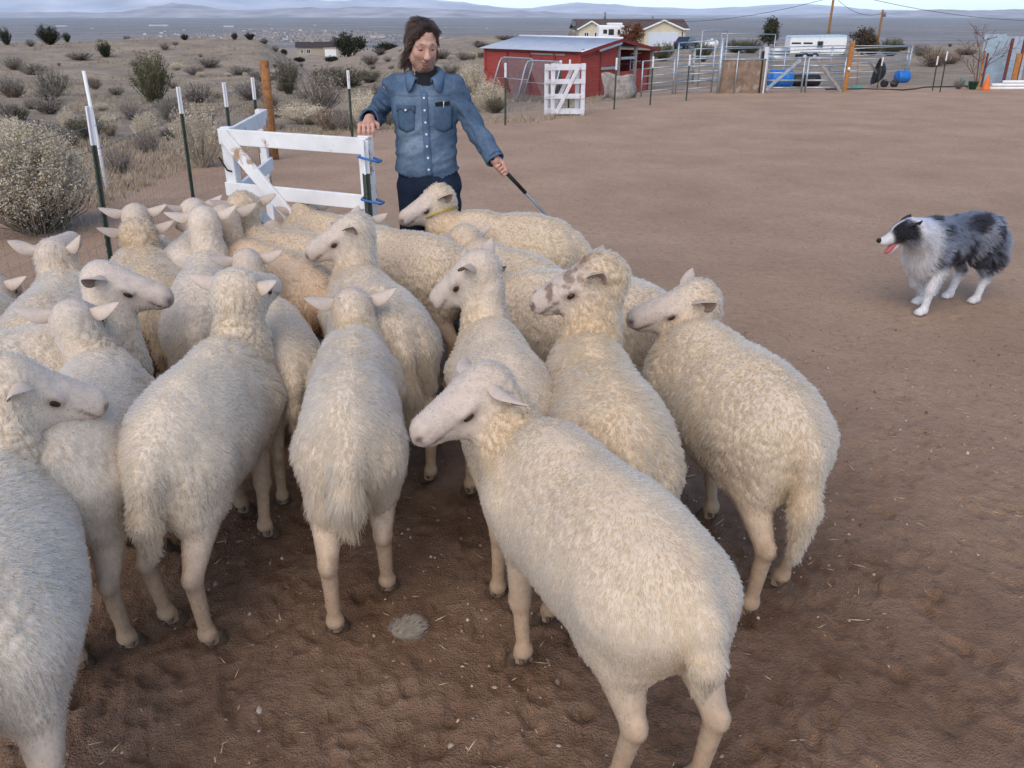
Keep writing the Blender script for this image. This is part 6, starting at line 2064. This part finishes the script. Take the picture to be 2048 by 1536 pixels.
PLANTS = [
    (-4.23, 7.34, 0.87, 1.18, 'rabbit'),
    (-8.39, 17.88, 0.47, 0.54, 'rabbit'),
    (-6.59, 15.46, 0.53, 0.53, 'rabbit'),
    (-4.11, 11.16, 0.83, 0.68, 'rabbit'),
    (-9.77, 18.93, 0.47, 0.47, 'rabbit'),
    (-9.30, 15.92, 0.53, 0.62, 'rabbit'),
    (-5.18, 21.52, 0.50, 1.67, 'rabbit'),
    (-2.77, 16.43, 0.73, 0.68, 'rabbit'),
    (-1.46, 32.27, 1.07, 1.34, 'rabbit'),
    (-0.67, 25.31, 0.91, 1.19, 'rabbit'),
    (-3.74, 11.38, 0.38, 0.50, 'rabbit'),
    (-7.23, 12.04, 0.47, 0.40, 'rabbit'),
    (-5.06, 10.83, 0.36, 0.48, 'grey'),
    (-17.53, 30.52, 0.71, 1.05, 'sage'),
    (-17.13, 32.56, 0.99, 1.35, 'sage'),
    (-13.10, 24.49, 0.54, 1.15, 'sage'),
    (-13.10, 22.46, 0.47, 0.87, 'sage'),
    (-17.67, 37.01, 0.41, 0.82, 'sage'),
    (-15.09, 33.31, 0.33, 0.83, 'sage'),
    (-28.85, 53.17, 0.65, 1.76, 'sage'),
    (-33.14, 58.77, 0.84, 1.62, 'sage'),
    (-32.63, 66.87, 0.59, 2.22, 'sage'),
    (-21.70, 63.41, 0.70, 2.11, 'sage'),
    (-20.27, 56.22, 0.56, 1.55, 'sage'),
    (-17.44, 56.36, 0.56, 1.87, 'sage'),
    (-12.91, 45.79, 0.56, 1.52, 'sage'),
    (-12.24, 29.76, 1.61, 1.61, 'green'),
    (-9.11, 35.54, 1.41, 1.38, 'olive'),
    (-5.52, 25.18, 1.18, 1.74, 'grey'),
    (-9.27, 48.53, 1.07, 3.22, 'olive'),
    (-11.12, 52.63, 1.31, 2.03, 'olive'),
    (-9.07, 55.93, 0.77, 1.86, 'olive'),
    (-4.92, 32.40, 0.63, 1.08, 'grey'),
    (-9.05, 30.29, 0.67, 1.51, 'grey'),
    (-10.46, 29.09, 0.64, 1.29, 'grey'),
    (-44.43, 85.73, 1.71, 2.75, 'juniper'),
    (-46.57, 82.22, 1.45, 1.18, 'juniper'),
    (-31.81, 69.47, 1.15, 1.38, 'juniper'),
    (-30.55, 83.47, 0.55, 1.11, 'juniper'),
    (-25.72, 87.70, 0.68, 1.46, 'juniper'),
    (-46.29, 92.97, 0.92, 1.03, 'juniper'),
    (-26.78, 86.38, 0.67, 0.67, 'juniper'),
    (-14.55, 90.53, 1.00, 2.25, 'sage'),
    (-9.64, 83.58, 0.93, 2.31, 'sage'),
    (-6.87, 84.54, 0.84, 2.80, 'sage'),
    (-3.90, 55.37, 0.67, 1.53, 'sage'),
    (-3.80, 71.61, 0.63, 1.98, 'sage'),
    (-3.60, 100.31, 0.67, 2.22, 'sage'),
    (-0.91, 116.78, 0.65, 3.23, 'sage'),
    (-19.10, 128.42, 0.99, 2.84, 'sage'),
    (-9.57, 97.92, 0.65, 2.16, 'sage'),
    (3.09, 108.10, 1.20, 1.20, 'green'),
    (5.28, 109.34, 0.91, 2.12, 'sage'),
    (8.28, 121.92, 2.03, 1.69, 'grey'),
    (10.73, 63.09, 1.25, 2.02, 'green'),
    (13.79, 64.22, 1.21, 2.06, 'green'),
    (9.79, 62.77, 0.62, 1.39, 'green'),
    (25.79, 102.75, 1.36, 3.41, 'green'),
    (27.03, 100.82, 1.56, 2.79, 'green'),
    (32.93, 77.27, 1.45, 2.65, 'green'),
    (31.35, 77.46, 1.12, 2.15, 'green'),
    (24.48, 51.38, 1.08, 2.27, 'tan'),
    (33.49, 72.80, 0.89, 2.02, 'sage'),
    (25.89, 52.23, 0.64, 1.73, 'tan'),
    (23.49, 106.87, 0.59, 2.37, 'sage'),
    (44.77, 87.70, 0.68, 2.91, 'sage'),
    (37.79, 67.98, 0.53, 2.63, 'sage'),
    (41.97, 96.20, 0.64, 3.19, 'sage'),
]
TREES = [
    (-25.71, 140.00, 3.25, 4.80, 'dark'),
    (15.44, 114.58, 3.04, 3.16, 'russet'),
    (19.18, 131.05, 2.90, 0.65, 'cypress'),
    (25.63, 140.00, 3.72, 0.70, 'cypress'),
    (34.57, 120.24, 3.87, 2.13, 'pine'),
    (30.59, 77.76, 2.32, 2.23, 'oak'),
    (-28.57, 140.00, 0.77, 2.01, 'dark'),
    (-35.93, 140.00, 1.08, 1.24, 'dark'),
    (-33.61, 140.00, 0.77, 1.55, 'dark'),
    (-19.67, 140.00, 0.93, 3.87, 'dark'),
]

_KINDN = {'rabbit': ('rabbitbrush', 'dry yellow rabbitbrush', 'shrub'), 'tan': ('dry_shrub', 'dry tan shrub', 'shrub'), 'sage': ('sagebrush', 'grey green sagebrush', 'shrub'), 'grey': ('bare_shrub', 'leafless grey shrub', 'shrub'), 'green': ('creosote_bush', 'green creosote bush', 'shrub'), 'olive': ('desert_shrub', 'olive green desert shrub', 'shrub'), 'juniper': ('juniper', 'dark green juniper', 'shrub')}
def where(x, y):
    u = 1024 + 1808 * x / y
    if y < 14: d = 'close behind the left fence'
    elif y < 24: d = 'just beyond the fence'
    elif y < 45: d = 'in the middle distance'
    elif y < 75: d = 'far across the slope'
    else: d = 'on the distant rise'
    if u < 700: s = 'left of the man'
    elif u < 1010: s = 'between the man and the shed'
    elif u < 1450: s = 'by the cream house'
    else: s = 'behind the corral'
    return d, s
def place_bush(x, y, h, w, kd, k, big=False, label=None):
    nm, ad, cat = _KINDN[kd]
    d, s = where(x, y)
    st, fo = BIG_RABBIT if big else BUSH[kd][k % 3]
    o = empty(nm, (x, y, gz(x, y) - .02), k * 1.7, label or f'{ad} {s}, {d}', cat, f'{ad} plants')
    q_ = ((k * 37) % 11 - 5) / 26
    o.scale = (w * (1 + q_), w * (1 - q_), h)
    link('stems', st, o)
    link('foliage', fo, o)
    return o
_seen = {}
_PLAB = {0: 'largest yellow rabbitbrush, right behind the fence at the left picture edge', 3: 'yellow rabbitbrush between two fence posts left of the white gate', 26: 'tall green creosote bush standing alone on the left slope', 28: 'wide leafless grey shrub behind the man\'s right arm', 7: 'yellow rabbitbrush just behind the post beside the man\'s right arm',
         9: 'yellow rabbitbrush in front of the red shed\'s left corner', 8: 'yellow rabbitbrush left of the red shed\'s wall', 37: 'round dark juniper on the slope above the tall creosote bush', 35: 'dark juniper clump on the ridge line at far left'}
_r2 = random.Random(11)
for k, (x, y, h, w, kd) in enumerate(PLANTS):
    place_bush(x, y, h * 1.08, w * 1.1, kd, k, k == 0, _PLAB.get(k))
_BUSHES = []
# scattered low brush on the slopes, each its own plant
for k in range(150):
    y = math.exp(_r2.uniform(math.log(13), math.log(125)))
    u = _r2.uniform(-.60, .02) if _r2.random() < .8 else _r2.uniform(.05, .60)
    x = u * y
    if u > 0 and y < 62 or (x > -4.6 and y < 16) or (abs(x - 1.5) < 6 and 24 < y < 42) or -.802 * (x + 3.3) + .597 * (y - 11.5) < 1.5:
        continue
    h = _r2.uniform(.22, .55) * (1 if y < 60 else 1.3)
    place_bush(x, y, h, h * _r2.uniform(1.4, 2.2), _r2.choice(['sage', 'sage', 'grey', 'grey', 'tan', 'rabbit', 'olive']), 200 + k)

# plants of a kind that stand in the same zone are told apart by their order from the left
_by = {}
for o in list(scn.objects):
    if o.get('category') == 'shrub':
        _by.setdefault(o['label'], []).append(o)
_ORD = ['leftmost', 'second', 'third', 'fourth', 'fifth', 'sixth', 'seventh', 'eighth', 'ninth', 'tenth', 'eleventh', 'twelfth', 'thirteenth', 'fourteenth', 'fifteenth', 'sixteenth', 'seventeenth', 'eighteenth', 'nineteenth', 'twentieth']
for lab, os_ in _by.items():
    if len(os_) > 1:
        os_.sort(key=lambda o: o.location.x / o.location.y)
        for i, o in enumerate(os_):
            od = 'rightmost' if i == len(os_) - 1 else _ORD[min(i, 19)]
            o['label'] = (od + ' ' if od in ('leftmost', 'rightmost') else od + ' from left, ') + lab

def crown(name, seed, n, lsize, shape, mm, clumps=26):
    g = np.random.default_rng(seed)
    c = []
    while len(c) < clumps:
        p = g.uniform(-1, 1, 3)
        if (p ** 2).sum() < 1: c.append(shape(p))
    c = np.array(c)
    ci = g.integers(0, clumps, n)
    P_ = c[ci] + g.normal(0, 1, (n, 3)) * np.array((1, 1, .8)) * lsize * 1.7
    d1 = nrm(g.normal(0, 1, (n, 3))); d2 = nrm(np.cross(d1, g.normal(0, 1, (n, 3))))
    s1 = lsize * g.uniform(.6, 1.5, (n, 1))
    V = np.stack([P_ - d2 * s1 * .5, P_ + d1 * s1, P_ + d2 * s1 * .5 + d1 * s1 * .3], 1).reshape(-1, 3)
    return np_mesh(name, V, np.arange(3 * n).reshape(n, 3), mm, smooth=False), c
TM = {'dark': leaf_mat('tree_dark_leaves', (.020, .026, .018), (.055, .058, .036)), 'russet': leaf_mat('russet_leaves', (.13, .05, .03), (.24, .11, .06)), 'cypress': leaf_mat('cypress_leaves', (.010, .020, .010), (.030, .045, .020)), 'pine': leaf_mat('pine_needles', (.030, .040, .026), (.085, .085, .055)), 'oak': leaf_mat('dry_oak_leaves', (.055, .055, .035), (.15, .10, .07))}
M_TRUNK = mat('tree_bark', (.10, .075, .055), .9, var=.4, bstr=.4)
def tree(x, y, h, w, kd, label):
    g = empty('tree' if kd != 'cypress' else 'cypress_tree', (x, y, gz(x, y) - .05), 0, label, 'tree')
    g.scale = (1, 1, 1)
    sh = {'cypress': lambda p: np.array((p[0] * w * .32 * (1 - .6 * abs(p[2])), p[1] * w * .32, h * (.5 + .46 * p[2]))),
          'pine': lambda p: np.array((p[0] * w * .45 * (.75 - .35 * p[2]), p[1] * w * .45, h * (.56 + .42 * p[2])))}.get(kd, lambda p: np.array((p[0] * w * .46, p[1] * w * .46, h * (.58 + .38 * p[2]))))
    me, c = crown('crown', int(abs(x * 13)) + 3, 3600 if kd != 'cypress' else 2200, .055 * max(h, w) * .9, sh, TM[kd], 30)
    # scatter scale of the clumps follows the tree size
    link('crown', me, g)
    q = MB()
    q.tube([(0, 0, -.1), (.03 * w, 0, h * .35), (.0, .02 * w, h * .75)], [.045 * w ** .5 * 1.4, .035 * w ** .5 * 1.2, .012], 7)
    for p in c[::4]:
        q.tube([(.02 * w, 0, h * .3), tuple(np.array(p) * (.5, .5, .75) + (0, 0, .05 * h)), tuple(p)], [.03 * w ** .5, .015, .006], 4, False)
    q.build('trunk', M_TRUNK, g, True)
_TL = ['dark tree beside the low far house in the gully', 'russet leaved tree before the cream house', 'slim cypress left of the white garage door', 'slim cypress right of the white garage door', 'tall ragged pine left of the white trailer', 'sparse brownish tree right of the white trailer',
       'small dark tree in front of the far house in the gully', 'small dark tree far left of the gully house', 'low dark tree left of the gully house', 'wide dark tree clump beyond the man\'s right shoulder']
for (x, y, h, w, kd), lab in zip(TREES, _TL):
    tree(x, y, h, w, kd, lab)
# young leafless tree tied to stakes at the right
bt = empty('bare_tree', (15.38, 29.0, gz(15.38, 29)), 0, 'young leafless red-twigged tree tied to stakes at the right edge', 'tree')
q = MB()
_r3 = random.Random(21)
def branch(p, d, L, r, dep):
    d = d.normalized()
    mid = p + d * L * .5 + Vector((_r3.gauss(0, .04), _r3.gauss(0, .04), 0)) * L
    e = p + d * L
    q.tube([p, mid, e], [r, r * .8, r * .6], 4, False)
    if dep:
        for k in range(3 if dep > 1 else 2):
            nd = d + Vector((_r3.gauss(0, .65), _r3.gauss(0, .5), _r3.gauss(.1, .35)))
            branch(p + d * L * _r3.uniform(.45, 1), nd, L * _r3.uniform(.5, .8), r * .62, dep - 1)
branch(Vector((0, 0, 0)), Vector((-.1, 0, 1)), .95, .024, 4)
branch(Vector((0.04, 0, .2)), Vector((.35, 0, 1)), .75, .018, 4)
branch(Vector((-.04, 0, .1)), Vector((-.5, 0, 1)), .7, .016, 4)
q.build('branches', leaf_mat('red_twigs', (.17, .075, .06), (.26, .13, .10)), bt)
q = MB(); q.bar((.05, -.05, -.1), (.03, -.05, 1.12), .05, .04, (1, 0, 0)); q.build('stake', M_WOOD2, bt)
q = MB(); q.bar((.17, -.03, -.1), (.15, -.03, 1.05), .05, .04, (1, 0, 0)); q.build('stake', M_RUST, bt)
place_bush(14.25, 27.9, .36, .42, 'sage', 501, label='small grey bush on the stones left of the plant pot')

# ------------------------------------------------------------------ loose things on the sand
def scatter_stuff():
    g = np.random.default_rng(3)
    ico = np.array([(0, 0, 1), (.9, 0, .3), (.28, .85, .3), (-.72, .53, .3), (-.72, -.53, .3), (.28, -.85, .3), (.72, .53, -.4), (-.28, .85, -.4), (-.9, 0, -.4), (-.28, -.85, -.4), (.72, -.53, -.4)])
    tri = np.array([(0, 1, 2), (0, 2, 3), (0, 3, 4), (0, 4, 5), (0, 5, 1), (1, 6, 2), (2, 6, 7), (2, 7, 3), (3, 7, 8), (3, 8, 4), (4, 8, 9), (4, 9, 5), (5, 9, 10), (5, 10, 1), (1, 10, 6)])
    n = 9000
    y = np.concatenate([.7 + 4 * g.random(n * 3 // 4) ** 1.4, 4 + 12 * g.random(n - n * 3 // 4)])
    x = y * g.uniform(-.85, .85, n)
    z = gz_arr(x, y)[0] + hm_sample(x, y)
    s = .0022 + .0055 * g.random(n) ** 4 + .010 * (g.random(n) > .985) * g.random(n)
    sc = s[:, None, None] * g.uniform(.6, 1.3, (n, 1, 3))
    V = ico[None] * sc * g.uniform(.8, 1.2, (n, 11, 1)) + np.stack([x, y, z + s * .2], 1)[:, None]
    F = (tri[None] + 11 * np.arange(n)[:, None, None]).reshape(-1, 3)
    tone = g.choice(3, n, p=[.5, .3, .2])
    pal = np.array([(.27, .185, .135), (.42, .35, .28), (.14, .095, .07)])
    o = link('gravel', np_mesh('gravel', V.reshape(-1, 3), F, attr_mat('pebble', .85, var=.2), np.repeat(pal[tone] * g.uniform(.8, 1.2, (n, 1)), 11, 0), smooth=False))
    tag(o, 'small pebbles and grit strewn over the sand', kind='stuff')
    n = 1000
    y = .8 + 9 * g.random(n) ** 1.6
    x = y * g.uniform(-.85, .85, n)
    a = g.uniform(0, 6.28, n)
    L = g.uniform(.012, .055, n)
    z = gz_arr(x, y)[0] + hm_sample(x, y) + .004
    d = np.stack([np.cos(a), np.sin(a), g.normal(0, .12, n)], 1) * L[:, None] * .5
    w = np.stack([-np.sin(a), np.cos(a), 0 * a], 1) * .0014
    c = np.stack([x, y, z], 1)
    up = np.array((0, 0, .0016))
    V = np.stack([c - d - w, c - d + w, c + up * 1.5, c + d - w, c + d + w, c - up], 1)
    F = np.array([(0, 1, 2), (2, 4, 3), (0, 2, 3), (1, 4, 2), (0, 5, 1), (3, 4, 5)])
    V = V.reshape(-1, 3)
    F = (F[None] + 6 * np.arange(n)[:, None, None]).reshape(-1, 3)
    o = link('straw', np_mesh('straw', V, F, mat('dry_straw', (.52, .42, .26), .8, var=.3, bstr=0), smooth=False))
    tag(o, 'dry straw bits scattered on the sand', kind='stuff')
scatter_stuff()
def dry_grass():
    g = np.random.default_rng(17)
    n = 16000
    y = np.exp(g.uniform(math.log(7.5), math.log(95), n))
    x = y * g.uniform(-.64, .10, n)
    keep = (np.maximum(-3.9 - x, -.802 * (x + 3.3) + .597 * (y - 11.5)) > .3) & (fbm(np.stack([x / 3, y / 3, 0 * x], 1), 2, 6) > .47)
    x, y = x[keep], y[keep]
    n = len(x)
    z = gz_arr(x, y)[0]
    B = 5
    sc = (.04 + .10 * g.random(n)) * (1 + y / 60)
    a = g.uniform(0, 6.28, (n, B)); ln = sc[:, None] * g.uniform(.5, 1.2, (n, B))
    d = np.stack([np.cos(a) * .6, np.sin(a) * .6, np.full_like(a, .8)], -1) * ln[..., None]
    w = np.stack([-np.sin(a), np.cos(a), 0 * a], -1) * (.003 + .00028 * y)[:, None, None]
    c = np.stack([x, y, z], 1)[:, None] + g.normal(0, 1, (n, B, 3)) * sc[:, None, None] * np.array((.5, .5, 0))
    V = np.stack([c - w, c + w, c + d], 2).reshape(-1, 3)
    o = link('dry_grass', np_mesh('dry_grass', V, np.arange(len(V)).reshape(-1, 3), leaf_mat('dry_grass_blades', (.30, .24, .16), (.46, .38, .25)), smooth=False))
    tag(o, 'short dry grass on the scrub slopes beyond the fence', kind='stuff')
dry_grass()
# dry tuft of wool and grass in front of the flock
_tf = Body(); _tf.ell((0, 0, .012), (.045, .032, .020), k=.02); _tf.ell((.018, .01, .02), (.03, .025, .018), k=.02)
_v, _q = _tf.mesh(.005); _v[:, 2] = np.maximum(_v[:, 2], .001)
_tc = np.tile((.25, .215, .165), (len(_v), 1))
_to = tag(link('wool_tuft', np_mesh('wool_tuft', _v, _q, M_SHEEP, _tc), None, (-.328, 2.012, gz(-.328, 2.012) + .002)), 'grey tuft of loose wool lying on the sand before the flock', 'wool tuft')
fur('fibres', _to, _v, _q, vnormals(_v, _q), np.ones(len(_v)), np.full(len(_v), .026), np.tile((1., .4, .3), (len(_v), 1)), 900, .0009, _tc * .8, _tc * 1.2, M_FLEECE, stand=.4, clump=.7, csize=.02, jit=.4, seed=9)

# ------------------------------------------------------------------ the air
hz = bpy.data.materials.new('haze_air')
hz.use_nodes = True
_nt = hz.node_tree
_nt.nodes.clear()
_o = _nt.nodes.new('ShaderNodeOutputMaterial')
_p = _nt.nodes.new('ShaderNodeVolumePrincipled')
_p.inputs['Color'].default_value = (.62, .82, 1.0, 1)
_p.inputs['Density'].default_value = 1.25e-5
_p.inputs['Anisotropy'].default_value = 0.0
_nt.links.new(_p.outputs[0], _o.inputs['Volume'])
m = MB(); m.box((0, 0, 900), (152000, 152000, 2100))
hb = m.build('haze', hz)
tag(hb, 'thin bluish haze over the desert valley', kind='stuff')
hz.cycles.homogeneous_volume = True
